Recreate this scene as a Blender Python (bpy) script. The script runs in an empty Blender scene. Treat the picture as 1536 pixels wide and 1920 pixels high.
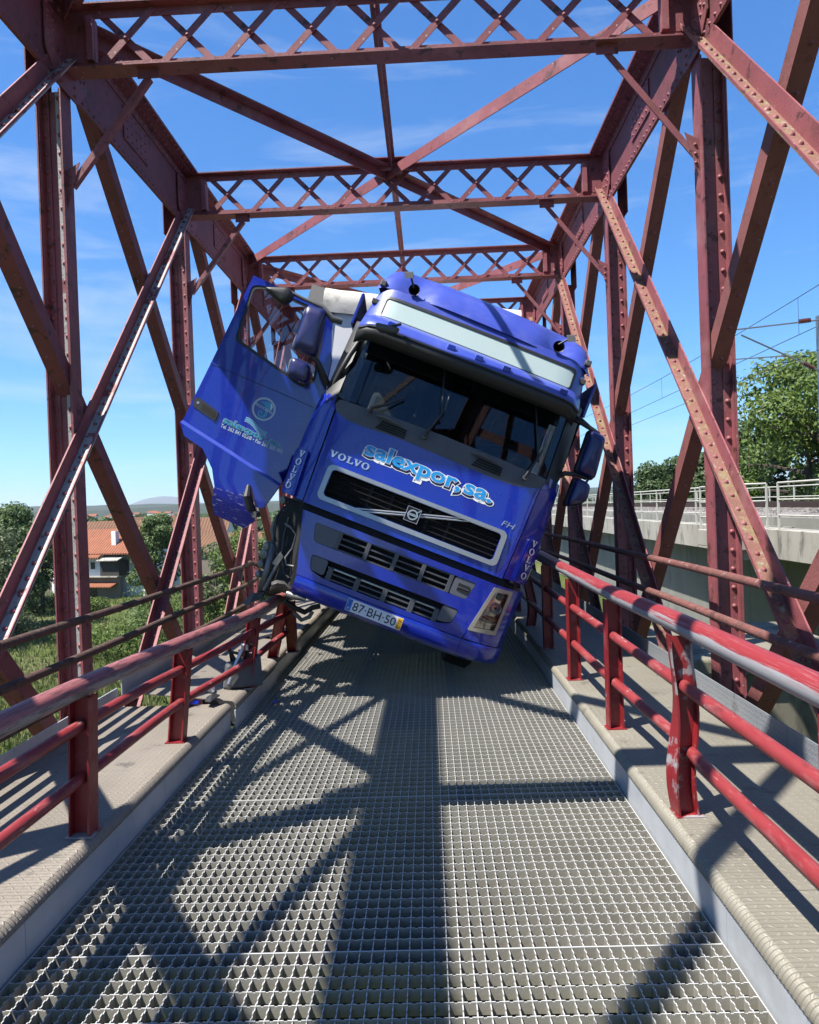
import bpy, bmesh, math, random
from mathutils import Vector, Matrix, noise
from mathutils.geometry import delaunay_2d_cdt
random.seed(7)
R_ = math.radians
SC = bpy.context.scene
COL = SC.collection

# ------------------------------------------------------------------ camera
F_PX, YAW, PITCH, ROLL, EYE = 1400.0, .027, -.007, .0366, 1.73
def ray(px, py):
    """direction in the world of a pixel of the 1536 x 1920 photograph"""
    a, b = (px-768)/F_PX, (py-960)/F_PX
    c, s = math.cos(ROLL), math.sin(ROLL)
    ux, uy = c*a-s*b, s*a+c*b
    u = -uy
    c, s = math.cos(PITCH), math.sin(PITCH)
    yf, z = c-s*u, s+c*u
    c, s = math.cos(YAW), math.sin(YAW)
    return Vector((c*ux-s*yf, s*ux+c*yf, z))
def onz(px, py, z): d = ray(px, py); return Vector((0, 0, EYE))+d*((z-EYE)/d.z)
def onx(px, py, x): d = ray(px, py); return Vector((0, 0, EYE))+d*(x/d.x)
def ony(px, py, y): d = ray(px, py); return Vector((0, 0, EYE))+d*(y/d.y)
cam = bpy.data.cameras.new('camera'); co = bpy.data.objects.new('camera', cam); COL.objects.link(co)
cam.sensor_fit = 'HORIZONTAL'; cam.sensor_width = 36; cam.lens = 36*F_PX/1536
cam.clip_start = .05; cam.clip_end = 60000
fw = ray(768, 960).normalized(); rt = (ray(868, 960)-ray(768, 960)).normalized(); up = rt.cross(fw)
co.matrix_world = Matrix(((rt.x, up.x, -fw.x, 0), (rt.y, up.y, -fw.y, 0), (rt.z, up.z, -fw.z, EYE), (0, 0, 0, 1)))
SC.camera = co

# ------------------------------------------------------------------ sky, sun, exposure
LIGHT = Vector((.452, .285, -1)).normalized()
ELEV = math.asin(-LIGHT.z); AZ = math.atan2(-LIGHT.x, -LIGHT.y)
w = bpy.data.worlds.new('World'); SC.world = w; w.use_nodes = True
nt = w.node_tree; nt.nodes.clear()
def N(nt, t, **k):
    n = nt.nodes.new(t)
    for a, b in k.items(): setattr(n, a, b)
    return n
sky = N(nt, 'ShaderNodeTexSky'); sky.sky_type = 'NISHITA'; sky.sun_disc = False
sky.sun_elevation = ELEV; sky.sun_rotation = AZ; sky.altitude = 20; sky.air_density = 1.0; sky.dust_density = .35; sky.ozone_density = 1.0
hs = N(nt, 'ShaderNodeHueSaturation'); hs.inputs['Saturation'].default_value = 1.35; hs.inputs['Hue'].default_value = .502; hs.inputs['Value'].default_value = 6.4
gm_ = N(nt, 'ShaderNodeGamma'); gm_.inputs[1].default_value = .8; sc_ = N(nt, 'ShaderNodeVectorMath', operation='SCALE'); sc_.inputs['Scale'].default_value = .1
nt.links.new(sky.outputs[0], sc_.inputs[0]); nt.links.new(sc_.outputs[0], gm_.inputs[0]); nt.links.new(gm_.outputs[0], hs.inputs['Color'])
tc = N(nt, 'ShaderNodeTexCoord'); mp = N(nt, 'ShaderNodeMapping'); mp.inputs['Scale'].default_value = (1.3, 1.3, 7.0); mp.inputs['Rotation'].default_value = (.08, .05, .5)
nt.links.new(tc.outputs['Generated'], mp.inputs['Vector'])
n1 = N(nt, 'ShaderNodeTexNoise'); n1.inputs['Scale'].default_value = 2.3; n1.inputs['Detail'].default_value = 9; n1.inputs['Roughness'].default_value = .6; n1.inputs['Distortion'].default_value = .5
nt.links.new(mp.outputs[0], n1.inputs['Vector'])
cr = N(nt, 'ShaderNodeMapRange'); cr.inputs[1].default_value = .50; cr.inputs[2].default_value = .80; cr.inputs[3].default_value = 0; cr.inputs[4].default_value = .46
nt.links.new(n1.outputs['Fac'], cr.inputs[0])
mx = N(nt, 'ShaderNodeMix', data_type='RGBA'); mx.inputs[7].default_value = (4.6, 5.2, 5.9, 1)
tn = N(nt, 'ShaderNodeMix', data_type='RGBA', blend_type='MULTIPLY'); tn.inputs[0].default_value = 1; tn.inputs[7].default_value = (.62, 1.12, 1.58, 1); nt.links.new(hs.outputs[0], tn.inputs[6])
nt.links.new(cr.outputs[0], mx.inputs[0]); nt.links.new(tn.outputs[2], mx.inputs[6])
bg = N(nt, 'ShaderNodeBackground'); bg.inputs[1].default_value = .070
nt.links.new(mx.outputs[2], bg.inputs[0])
wo = N(nt, 'ShaderNodeOutputWorld'); nt.links.new(bg.outputs[0], wo.inputs[0])
sl = bpy.data.lights.new('sun', 'SUN'); sl.energy = 5.0; sl.angle = R_(.53); sl.color = (1, .955, .89)
so = bpy.data.objects.new('sun', sl); COL.objects.link(so); so.location = (-9, -6, 40)
so.rotation_euler = LIGHT.to_track_quat('-Z', 'Y').to_euler()
SC.view_settings.view_transform = 'Standard'; SC.view_settings.look = 'None'
SC.view_settings.exposure = 1.38; SC.view_settings.gamma = 1.0; SC.view_settings.use_curve_mapping = False

# ------------------------------------------------------------------ materials
MAT = {}
AL = .48      # common scale of the base colours below
def A_(c): return tuple(x*AL for x in c)
def mat(name, c1, c2=None, scale=4, rough=.6, metal=0, bump=0, bscale=60, coat=0, spots=(), spec=.5, detail=5, stretch=None, rvar=.0):
    """procedural paint: two base colours mixed by noise, then layers of spots (colour, scale, lo, hi, strength)"""
    m = bpy.data.materials.new(name); m.use_nodes = True; t = m.node_tree
    b = t.nodes['Principled BSDF']; b.inputs['Roughness'].default_value = rough; b.inputs['Metallic'].default_value = metal
    b.inputs['Coat Weight'].default_value = coat; b.inputs['Coat Roughness'].default_value = .04; b.inputs['Specular IOR Level'].default_value = spec
    tcn = N(t, 'ShaderNodeTexCoord'); vec = tcn.outputs['Object']
    if stretch:
        mpn = N(t, 'ShaderNodeMapping'); mpn.inputs['Scale'].default_value = stretch; t.links.new(vec, mpn.inputs[0]); vec = mpn.outputs[0]
    def nz(s, d=detail, r=.6):
        n = N(t, 'ShaderNodeTexNoise'); n.inputs['Scale'].default_value = s; n.inputs['Detail'].default_value = d; n.inputs['Roughness'].default_value = r
        t.links.new(vec, n.inputs['Vector']); return n.outputs['Fac']
    c2 = A_(c2 or tuple(x*.8 for x in c1)); c1 = A_(c1); spots = [(A_(q[0]),)+tuple(q[1:]) for q in spots]
    rr = N(t, 'ShaderNodeMapRange'); rr.inputs[1].default_value = .3; rr.inputs[2].default_value = .7; t.links.new(nz(scale), rr.inputs[0])
    mxn = N(t, 'ShaderNodeMix', data_type='RGBA'); mxn.inputs[6].default_value = (*c1, 1); mxn.inputs[7].default_value = (*c2, 1)
    t.links.new(rr.outputs[0], mxn.inputs[0]); col = mxn.outputs[2]
    for (c, s, lo, hi, st) in spots:
        mr = N(t, 'ShaderNodeMapRange'); mr.inputs[1].default_value = lo; mr.inputs[2].default_value = hi; mr.inputs[4].default_value = st
        t.links.new(nz(s, 7, .65), mr.inputs[0])
        q = N(t, 'ShaderNodeMix', data_type='RGBA'); q.inputs[7].default_value = (*c, 1)
        t.links.new(mr.outputs[0], q.inputs[0]); t.links.new(col, q.inputs[6]); col = q.outputs[2]
    t.links.new(col, b.inputs['Base Color'])
    if rvar:
        mr = N(t, 'ShaderNodeMapRange'); mr.inputs[1].default_value = .3; mr.inputs[2].default_value = .7; mr.inputs[3].default_value = max(.02, rough-rvar); mr.inputs[4].default_value = rough+rvar
        t.links.new(nz(scale*3), mr.inputs[0]); t.links.new(mr.outputs[0], b.inputs['Roughness'])
    if bump:
        bn = N(t, 'ShaderNodeBump'); bn.inputs['Strength'].default_value = bump; bn.inputs['Distance'].default_value = .01
        t.links.new(nz(bscale, 4), bn.inputs['Height']); t.links.new(bn.outputs[0], b.inputs['Normal'])
    MAT[name] = m; return m
RUST = (.075, .032, .018)
mat('bridge_red', (.46, .125, .14), (.36, .09, .105), 1.3, .62, 0, .3, 90, spots=[((.24, .07, .06), 3.5, .48, .66, .7), ((.66, .36, .34), 1.7, .54, .72, .55), (RUST, 9, .585, .64, .85), ((.74, .66, .62), 20, .675, .69, .85), ((.08, .035, .028), 30, .63, .67, .75)])
mat('bridge_red_dark', (.36, .085, .105), (.27, .065, .08), 1.7, .68, 0, .3, 90, spots=[((.18, .06, .05), 3.5, .48, .68, .7), (RUST, 10, .57, .65, .85), ((.62, .52, .48), 22, .68, .695, .8)])
mat('bridge_rusty', (.42, .135, .12), (.31, .095, .085), 2.5, .75, 0, .4, 70, spots=[(RUST, 12, .55, .72, .6), ((.62, .56, .48), 36, .66, .70, .8), ((.07, .035, .028), 60, .62, .68, .7)])
mat('bridge_lichen', (.36, .15, .115), (.26, .12, .085), 3, .8, 0, .5, 60, spots=[((.36, .29, .13), 9, .50, .62, .75), ((.46, .42, .36), 17, .58, .66, .8), ((.13, .07, .05), 26, .60, .68, .7)])
mat('bridge_peeled', (.40, .125, .108), (.33, .10, .09), 2, .62, 0, .4, 60, spots=[((.62, .61, .58), 3.0, .40, .44, .95), ((.24, .25, .26), 6, .60, .66, .6), (RUST, 24, .60, .68, .8)])
mat('rail_red', (.40, .022, .030), (.34, .02, .026), 5, .38, 0, .1, 80, spots=[((.30, .03, .03), 3, .55, .75, .5), ((.50, .12, .12), 9, .55, .66, .6), ((.55, .54, .55), 17, .66, .685, .8), ((.12, .03, .03), 24, .64, .68, .7)], rvar=.1)
mat('rail_pink', (.43, .06, .062), (.37, .04, .045), 4, .45, 0, .1, 80, spots=[((.56, .24, .23), 5, .52, .66, .6), ((.62, .60, .58), 11, .63, .66, .8), ((.16, .03, .03), 8, .60, .68, .6)], rvar=.1, stretch=(3, .6, 3))
mat('rail_bent', (.40, .03, .035), (.34, .02, .03), 5, .4, 0, .15, 80, spots=[((.52, .51, .52), 3.1, .50, .54, .9)], rvar=.1)
mat('rust_pipe', (.155, .075, .05), (.09, .045, .032), 5, .85, 0, .6, 60, spots=[((.30, .26, .21), 24, .58, .66, .7), ((.05, .028, .022), 8, .52, .62, .8)])
mat('pink_pipe', (.31, .105, .09), (.21, .08, .062), 5, .8, 0, .5, 60, spots=[((.50, .45, .42), 26, .60, .66, .8), (RUST, 9, .52, .64, .7)])
mat('galv', (.50, .475, .40), (.42, .395, .33), 3, .55, .05, .1, 60, spots=[((.38, .36, .30), 9, .5, .72, .55), ((.28, .265, .22), 1.5, .58, .72, .4)], rvar=.1)
mat('galv_plain', (.86, .90, .93), (.70, .735, .77), 2.2, .42, .08, .05, 50, spots=[((.55, .58, .61), 6, .5, .7, .5), ((.42, .40, .34), 1.3, .56, .75, .5)], rvar=.08)
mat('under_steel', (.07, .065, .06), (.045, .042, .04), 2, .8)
mat('concrete', (.66, .62, .54), (.48, .45, .39), .9, .9, 0, .4, 12, spots=[((.11, .10, .085), 2.6, .52, .66, .8), ((.5, .47, .42), 5, .6, .75, .5), ((.30, .20, .09), 2.3, .68, .76, .5)], stretch=(1, 1, .35))
mat('concrete_dark', (.40, .40, .35), (.29, .29, .255), .7, .92, 0, .3, 10, spots=[((.10, .10, .085), 1.3, .52, .7, .6)], stretch=(1, 1, .4))
mat('concrete_stained', (.36, .32, .24), (.22, .2, .15), 1.1, .92, 0, .3, 10, spots=[((.09, .085, .06), 2.2, .50, .62, .8), ((.25, .2, .07), 4, .6, .7, .6)], stretch=(1, 1, .3))
mat('ballast', (.40, .36, .34), (.24, .22, .21), 9, .95, 0, 1, 8)
mat('steel_rail', (.10, .055, .04), (.07, .04, .03), 4, .6, .4)
mat('cream_paint', (.85, .82, .72), (.72, .69, .60), 3, .5, 0, 0, 60, spots=[((.42, .34, .25), 20, .64, .7, .5)])
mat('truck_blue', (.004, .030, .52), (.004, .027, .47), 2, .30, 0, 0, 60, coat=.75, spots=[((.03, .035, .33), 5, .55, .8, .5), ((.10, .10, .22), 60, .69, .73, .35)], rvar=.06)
mat('truck_blue_sunlit', (.085, .135, .70), (.065, .11, .64), 3, .42, 0, 0, 60, coat=.35, spots=[((.22, .26, .72), 4, .5, .8, .6), ((.11, .12, .30), 26, .62, .7, .4)], rvar=.08)  # truck blue with sunlight painted in, for visor, roof and door ledge
mat('truck_scratched', (.010, .022, .44), (.009, .02, .38), 2, .35, coat=.6, spots=[((.6, .62, .85), 5, .60, .62, .8), ((.03, .03, .06), 7, .64, .68, .7)], stretch=(2, 2, 14))
mat('mirror_blue', (.014, .018, .16), (.012, .016, .14), 3, .4, coat=.4)
mat('chrome_grey', (.72, .72, .70), (.62, .62, .60), 4, .32, .65)
mat('silver', (1.1, 1.1, 1.13), (1.0, 1.0, 1.02), 9, .28, .8)
mat('black_plastic', (.018, .018, .020), (.026, .026, .028), 8, .5, 0, .05, 200)
mat('cowl_plastic', (.15, .152, .158), (.11, .112, .118), 6, .62, 0, .1, 200, spots=[((.11, .11, .112), 3, .55, .75, .6)])
mat('cap_grey', (.17, .18, .205), (.145, .155, .18), 6, .5, 0, .05, 200)
mat('slat_grey', (.12, .125, .14), (.09, .095, .11), 7, .42, 0, .05, 200)
mat('grille_black', (.010, .010, .012), (.014, .014, .016), 6, .5, spec=.3)
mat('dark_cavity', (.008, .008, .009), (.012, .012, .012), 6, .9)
mat('rubber', (.016, .016, .017), (.024, .023, .022), 9, .85, 0, .4, 40)
mat('white_paint', (1.25, 1.25, 1.22), (1.15, 1.15, 1.12), 2, .45, 0, 0, 60, spots=[((.5, .49, .46), 5, .6, .75, .4)])
mat('dirty_canvas', (.95, .92, .86), (.70, .68, .63), 3, .8, 0, .3, 20, spots=[((.3, .28, .26), 6, .55, .7, .6)])
mat('dark_canvas', (.09, .09, .10), (.06, .06, .065), 5, .8, 0, .3, 20)
mat('lightbox', (.70, .86, .82), (.66, .82, .79), 2, .35, coat=.3, spots=[((.42, .5, .47), 30, .66, .74, .4)])
mat('seat_grey', (.05, .055, .065), (.035, .04, .05), 6, .9)
mat('dash_grey', (.055, .055, .055), (.04, .04, .04), 6, .7)
mat('cab_inside', (.10, .10, .095), (.07, .07, .068), 2, .8)
mat('letter_white', (1.25, 1.27, 1.3), (1.2, 1.2, 1.22), 3, .4)
mat('letter_cyan', (.02, .42, 1.0), (.03, .46, 1.0), 3, .35)
mat('letter_teal', (.04, .46, .78), (.07, .55, .85), 9, .35)
mat('letter_navy', (.006, .008, .07), None, 3, .4)
mat('letter_black', (.01, .01, .01), None, 3, .5)
mat('letter_pale', (.66, .80, .95), (.70, .84, .97), 3, .35)
mat('plate_blue', (.02, .22, .9), None, 3, .35)
mat('plate_yellow', (1.4, .75, .02), None, 3, .35)
mat('lamp_chrome', (1.3, 1.25, 1.1), (.9, .86, .76), 20, .15, .9)
mat('lamp_amber', (.55, .22, .12), (.42, .16, .1), 12, .2, .3)
mat('lamp_bezel', (.70, .65, .54), (.6, .56, .46), 4, .35, .4)
mat('broken_metal', (.40, .39, .37), (.20, .195, .185), 9, .45, .6, .3, 40)
mat('tile_roof', (.46, .155, .065), (.36, .115, .05), .8, .85, spots=[((.25, .10, .06), .5, .55, .7, .5)])
mat('old_roof', (.27, .125, .055), (.20, .095, .045), .35, .9, spots=[((.2, .11, .06), .8, .5, .7, .6)])
mat('white_wall', (1.25, 1.25, 1.22), (1.1, 1.1, 1.07), .5, .8, spots=[((.4, .38, .34), .7, .6, .8, .5)])
mat('tan_wall', (.40, .33, .25), (.33, .27, .20), .5, .9)
mat('dark_wood', (.045, .04, .035), (.07, .06, .05), 3, .85, stretch=(6, 6, .6))
mat('window_dark', (.02, .022, .025), None, 3, .2)
mat('bark', (.12, .09, .065), (.08, .06, .045), 3, .95, 0, .5, 15, stretch=(2, 2, .4))
mat('forest_far', (.035, .055, .028), (.055, .075, .035), .05, .95, spots=[((.02, .035, .02), .12, .5, .62, .8)])
mat('mountain_far', (.07, .085, .06), (.10, .10, .075), .002, .95)
mat('sand_path', (.52, .47, .39), (.44, .4, .33), .6, .95)
mat('aluminium', (.55, .55, .55), (.48, .48, .48), 5, .35, .8)
mat('brown_insulator', (.16, .05, .035), None, 3, .25)

def leaf_mat(name, c1, c2, c3):
    m = bpy.data.materials.new(name); m.use_nodes = True; t = m.node_tree; b = t.nodes['Principled BSDF']
    b.inputs['Roughness'].default_value = .55; b.inputs['Specular IOR Level'].default_value = .35
    g = N(t, 'ShaderNodeNewGeometry'); rp = N(t, 'ShaderNodeValToRGB')
    c1, c2, c3 = [tuple(x*.82 for x in c) for c in (c1, c2, c3)]; e = rp.color_ramp.elements; e[0].color = (*c1, 1); e[1].color = (*c3, 1); k = e.new(.5); k.color = (*c2, 1)
    t.links.new(g.outputs['Random Per Island'], rp.inputs[0]); t.links.new(rp.outputs[0], b.inputs['Base Color'])
    tr = N(t, 'ShaderNodeBsdfTranslucent'); t.links.new(rp.outputs[0], tr.inputs[0])
    ms = N(t, 'ShaderNodeMixShader'); ms.inputs[0].default_value = .36
    t.links.new(b.outputs[0], ms.inputs[1]); t.links.new(tr.outputs[0], ms.inputs[2]); t.links.new(ms.outputs[0], t.nodes['Material Output'].inputs[0]); MAT[name] = m
leaf_mat('leaf_green', (.06, .10, .028), (.09, .145, .04), (.14, .20, .06))
leaf_mat('leaf_dark', (.04, .07, .024), (.06, .10, .032), (.095, .14, .045))
leaf_mat('leaf_olive', (.085, .115, .05), (.125, .16, .07), (.18, .21, .11))
leaf_mat('leaf_bright', (.08, .13, .025), (.12, .18, .035), (.17, .23, .055))
leaf_mat('grass_blade', (.09, .13, .03), (.14, .17, .05), (.24, .22, .10))

def glass_mat(name, tint, rough=.0, extra=0.0):
    m = bpy.data.materials.new(name); m.use_nodes = True; t = m.node_tree; t.nodes.clear()
    fr = N(t, 'ShaderNodeFresnel'); fr.inputs[0].default_value = 1.5
    ad = N(t, 'ShaderNodeMath', operation='ADD'); ad.inputs[1].default_value = extra; ad.use_clamp = True; t.links.new(fr.outputs[0], ad.inputs[0])
    tr = N(t, 'ShaderNodeBsdfTransparent'); tr.inputs[0].default_value = (*tint, 1)
    gl = N(t, 'ShaderNodeBsdfGlossy'); gl.inputs['Roughness'].default_value = rough; gl.inputs[0].default_value = (.9, .95, 1, 1)
    ms = N(t, 'ShaderNodeMixShader'); t.links.new(ad.outputs[0], ms.inputs[0]); t.links.new(tr.outputs[0], ms.inputs[1]); t.links.new(gl.outputs[0], ms.inputs[2])
    o = N(t, 'ShaderNodeOutputMaterial'); t.links.new(ms.outputs[0], o.inputs[0]); MAT[name] = m
glass_mat('windscreen_glass', (.40, .50, .46), extra=.0)
glass_mat('door_glass', (.62, .60, .62), extra=.05)
glass_mat('lamp_glass', (.9, .9, .88))
glass_mat('shade_glass', (.05, .055, .06), extra=.02)

def tread_mat(name, ca, cb, dirt, metal, sx, sy, angle45=True, height=.5, coord=('X', 'Y')):
    """raised lozenge pattern of steel floor plate, alternating direction from cell to cell"""
    ca, cb, dirt = A_(ca), A_(cb), A_(dirt)
    m = bpy.data.materials.new(name); m.use_nodes = True; t = m.node_tree; b = t.nodes['Principled BSDF']
    b.inputs['Roughness'].default_value = .55; b.inputs['Metallic'].default_value = metal
    tcn = N(t, 'ShaderNodeTexCoord'); sp = N(t, 'ShaderNodeSeparateXYZ'); t.links.new(tcn.outputs['Object'], sp.inputs[0])
    def M(op, a, b_=None, **k):
        n = N(t, 'ShaderNodeMath', operation=op)
        for i, v in enumerate((a, b_)):
            if v is None: continue
            if isinstance(v, (int, float)): n.inputs[i].default_value = v
            else: t.links.new(v, n.inputs[i])
        return n.outputs[0]
    u = M('MULTIPLY', sp.outputs[coord[0]], sx); v = M('MULTIPLY', sp.outputs[coord[1]], sy)
    par = M('MODULO', M('ADD', M('FLOOR', u), M('FLOOR', v)), 2); par = M('ABSOLUTE', par)
    fu = M('SUBTRACT', M('FRACT', u), .5); fv = M('SUBTRACT', M('FRACT', v), .5)
    a = M('ADD', fu, fv); d = M('SUBTRACT', fu, fv)
    def mixv(x, y): return M('ADD', M('MULTIPLY', x, M('SUBTRACT', 1, par)), M('MULTIPLY', y, par))
    e1 = mixv(a, d); e2 = mixv(d, a)
    el = M('ADD', M('POWER', M('ABSOLUTE', M('DIVIDE', e1, .55)), 2), M('POWER', M('ABSOLUTE', M('DIVIDE', e2, .2)), 2))
    hgt = M('MAXIMUM', M('SUBTRACT', 1, el), 0); hgt = M('POWER', hgt, .5)
    nn = N(t, 'ShaderNodeTexNoise'); nn.inputs['Scale'].default_value = 2.2; nn.inputs['Detail'].default_value = 8; nn.inputs['Roughness'].default_value = .65; t.links.new(tcn.outputs['Object'], nn.inputs[0])
    mr = N(t, 'ShaderNodeMapRange'); mr.inputs[1].default_value = .35; mr.inputs[2].default_value = .68; t.links.new(nn.outputs[0], mr.inputs[0])
    q = N(t, 'ShaderNodeMix', data_type='RGBA'); q.inputs[6].default_value = (*ca, 1); q.inputs[7].default_value = (*cb, 1); t.links.new(mr.outputs[0], q.inputs[0])
    n2 = N(t, 'ShaderNodeTexNoise'); n2.inputs['Scale'].default_value = 6; n2.inputs['Detail'].default_value = 5; t.links.new(tcn.outputs['Object'], n2.inputs[0])
    m2 = N(t, 'ShaderNodeMapRange'); m2.inputs[1].default_value = .63; m2.inputs[2].default_value = .69; m2.inputs[4].default_value = .7; t.links.new(n2.outputs[0], m2.inputs[0])
    q2 = N(t, 'ShaderNodeMix', data_type='RGBA'); q2.inputs[7].default_value = (*dirt, 1); t.links.new(q.outputs[2], q2.inputs[6]); t.links.new(m2.outputs[0], q2.inputs[0])
    # worn tops of the lozenges shine through the dust
    q3 = N(t, 'ShaderNodeMix', data_type='RGBA'); q3.inputs[7].default_value = (min(1, ca[0]*1.18), min(1, ca[1]*1.18), min(1, ca[2]*1.2), 1)
    t.links.new(q2.outputs[2], q3.inputs[6]); t.links.new(M('MULTIPLY', hgt, .6), q3.inputs[0]); t.links.new(q3.outputs[2], b.inputs['Base Color'])
    bn = N(t, 'ShaderNodeBump'); bn.inputs['Strength'].default_value = height; bn.inputs['Distance'].default_value = .006
    t.links.new(hgt, bn.inputs['Height']); t.links.new(bn.outputs[0], b.inputs['Normal']); MAT[name] = m
tread_mat('tread_right', (.36, .33, .26), (.29, .265, .205), (.17, .15, .12), .1, 22, 22, height=.5)
tread_mat('tread_left', (.38, .33, .27), (.31, .27, .215), (.13, .12, .10), .1, 27, 27, height=.7)
tread_mat('toe_tread', (.50, .53, .57), (.42, .45, .49), (.28, .28, .27), .4, 28, 28, coord=('Y', 'Z'))

def ground_mat():
    m = bpy.data.materials.new('meadow'); m.use_nodes = True; t = m.node_tree; b = t.nodes['Principled BSDF']; b.inputs['Roughness'].default_value = .95; b.inputs['Specular IOR Level'].default_value = .1
    tcn = N(t, 'ShaderNodeTexCoord')
    def nz(s, d=6):
        n = N(t, 'ShaderNodeTexNoise'); n.inputs['Scale'].default_value = s; n.inputs['Detail'].default_value = d; n.inputs['Roughness'].default_value = .62; t.links.new(tcn.outputs['Object'], n.inputs[0]); return n.outputs[0]
    r1 = N(t, 'ShaderNodeValToRGB'); e = r1.color_ramp.elements
    e[0].position = .32; e[0].color = (.045, .068, .015, 1); e[1].position = .68; e[1].color = (.12, .12, .055, 1)
    k = e.new(.5); k.color = (.072, .095, .025, 1)
    t.links.new(nz(.11), r1.inputs[0])
    r2 = N(t, 'ShaderNodeMapRange'); r2.inputs[1].default_value = .35; r2.inputs[2].default_value = .7; r2.inputs[3].default_value = .65; r2.inputs[4].default_value = 1.25; t.links.new(nz(2.6, 8), r2.inputs[0])
    v = N(t, 'ShaderNodeVectorMath', operation='SCALE'); t.links.new(r1.outputs[0], v.inputs[0]); t.links.new(r2.outputs[0], v.inputs['Scale']); t.links.new(v.outputs[0], b.inputs['Base Color'])
    bn = N(t, 'ShaderNodeBump'); bn.inputs['Strength'].default_value = .8; bn.inputs['Distance'].default_value = .25; t.links.new(nz(5, 8), bn.inputs['Height']); t.links.new(bn.outputs[0], b.inputs['Normal'])
    MAT['meadow'] = m
ground_mat()

# ------------------------------------------------------------------ mesh helpers
class MB:
    def __init__(s): s.v = []; s.f = []
    def add(s, vs, fs):
        o = len(s.v); s.v += [tuple(v) for v in vs]; s.f += [tuple(i+o for i in f) for f in fs]; return s
    def box(s, x0, x1, y0, y1, z0, z1):
        return s.add([(x, y, z) for z in (z0, z1) for y in (y0, y1) for x in (x0, x1)], [(0, 2, 3, 1), (4, 5, 7, 6), (0, 1, 5, 4), (2, 6, 7, 3), (0, 4, 6, 2), (1, 3, 7, 5)])
    def obox(s, o, ax, ay, az, a, b, c):
        """box spanned from corner-centre: o + [a0..a1]ax + [b0..b1]ay + [c0..c1]az"""
        o, ax, ay, az = Vector(o), Vector(ax), Vector(ay), Vector(az)
        return s.add([o+ax*x+ay*y+az*z for z in c for y in b for x in a], [(0, 2, 3, 1), (4, 5, 7, 6), (0, 1, 5, 4), (2, 6, 7, 3), (0, 4, 6, 2), (1, 3, 7, 5)])
    def beam(s, p, q, side, wa, wb, e=0):
        """bar from p to q; rectangle wa (lo,hi along side), wb (lo,hi along the third axis)"""
        p, q = Vector(p), Vector(q); d = (q-p); L = d.length; d.normalize()
        a = Vector(side); a = (a-d*a.dot(d)).normalized(); b = d.cross(a)
        return s.obox(p, d, a, b, (-e, L+e), wa, wb)
    def tube(s, pts, r, n=10, caps=True):
        pts = [Vector(p) for p in pts]; rr = r if isinstance(r, (list, tuple)) else [r]*len(pts)
        prev = None; rings = []
        for i, p in enumerate(pts):
            d = (pts[min(i+1, len(pts)-1)]-pts[max(i-1, 0)]).normalized()
            if prev is None:
                a = d.cross(Vector((0, 0, 1)));
                if a.length < .05: a = d.cross(Vector((1, 0, 0)))
                a.normalize()
            else: a = (prev-d*prev.dot(d)).normalized()
            prev = a; b = d.cross(a)
            rings.append([p+(a*math.cos(2*math.pi*k/n)+b*math.sin(2*math.pi*k/n))*rr[i] for k in range(n)])
        vs = [v for rg in rings for v in rg]; fs = []
        for i in range(len(rings)-1):
            for k in range(n): fs.append((i*n+k, i*n+(k+1) % n, (i+1)*n+(k+1) % n, (i+1)*n+k))
        if caps: fs += [tuple(range(n))[::-1], tuple((len(rings)-1)*n+k for k in range(n))]
        return s.add(vs, fs)
    def lathe(s, prof, o, ax, n=24):
        """revolve (radius, along) pairs about the axis ax through o"""
        o, ax = Vector(o), Vector(ax).normalized(); a = ax.cross(Vector((0, 0, 1)))
        if a.length < .05: a = ax.cross(Vector((1, 0, 0)))
        a.normalize(); b = ax.cross(a)
        vs = [o+ax*h+(a*math.cos(2*math.pi*k/n)+b*math.sin(2*math.pi*k/n))*r for r, h in prof for k in range(n)]
        fs = [(i*n+k, i*n+(k+1) % n, (i+1)*n+(k+1) % n, (i+1)*n+k) for i in range(len(prof)-1) for k in range(n)]
        return s.add(vs, fs)
    def grid(s, rows, close=False):
        m = len(rows[0]); vs = [v for r in rows for v in r]
        return s.add(vs, [(i*m+j, i*m+j+1, (i+1)*m+j+1, (i+1)*m+j) for i in range(len(rows)-1) for j in range(m-1)])
    def mesh(s, name):
        me = bpy.data.meshes.new(name); me.from_pydata(s.v, [], s.f); me.update(); return me
def link(name, me, m, parent=None, smooth=None, fix=True):
    o = bpy.data.objects.new(name, me); COL.objects.link(o)
    if m and not me.materials: me.materials.append(MAT[m])
    if parent: o.parent = parent
    if smooth is not None:
        for p in me.polygons: p.use_smooth = True
        me.set_sharp_from_angle(angle=R_(smooth))
    return o
def fixn(me):
    b = bmesh.new(); b.from_mesh(me); bmesh.ops.recalc_face_normals(b, faces=b.faces); b.to_mesh(me); b.free()
def build(name, mb, m, parent=None, smooth=None, bevel=0, recalc=False):
    me = mb.mesh(name)
    if recalc: fixn(me)
    o = link(name, me, m, parent, smooth)
    if bevel:
        bv = o.modifiers.new('bevel', 'BEVEL'); bv.width = bevel; bv.segments = 2; bv.limit_method = 'ANGLE'; bv.angle_limit = R_(40)
    return o
def tag(o, label, cat, group=None):
    o['label'] = label; o['category'] = cat
    if group: o['group'] = group
    return o
def thing(name, label, cat, loc=(0, 0, 0), group=None):
    o = bpy.data.objects.new(name, None); COL.objects.link(o); o.empty_display_size = .2; o.location = loc; tag(o, label, cat, group); return o
def struct(o): o['kind'] = 'structure'; return o
def stuff(o): o['kind'] = 'stuff'; return o
def root(name, loc=(0, 0, 0)):
    o = bpy.data.objects.new(name, None); COL.objects.link(o); o.location = loc; return o
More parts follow.
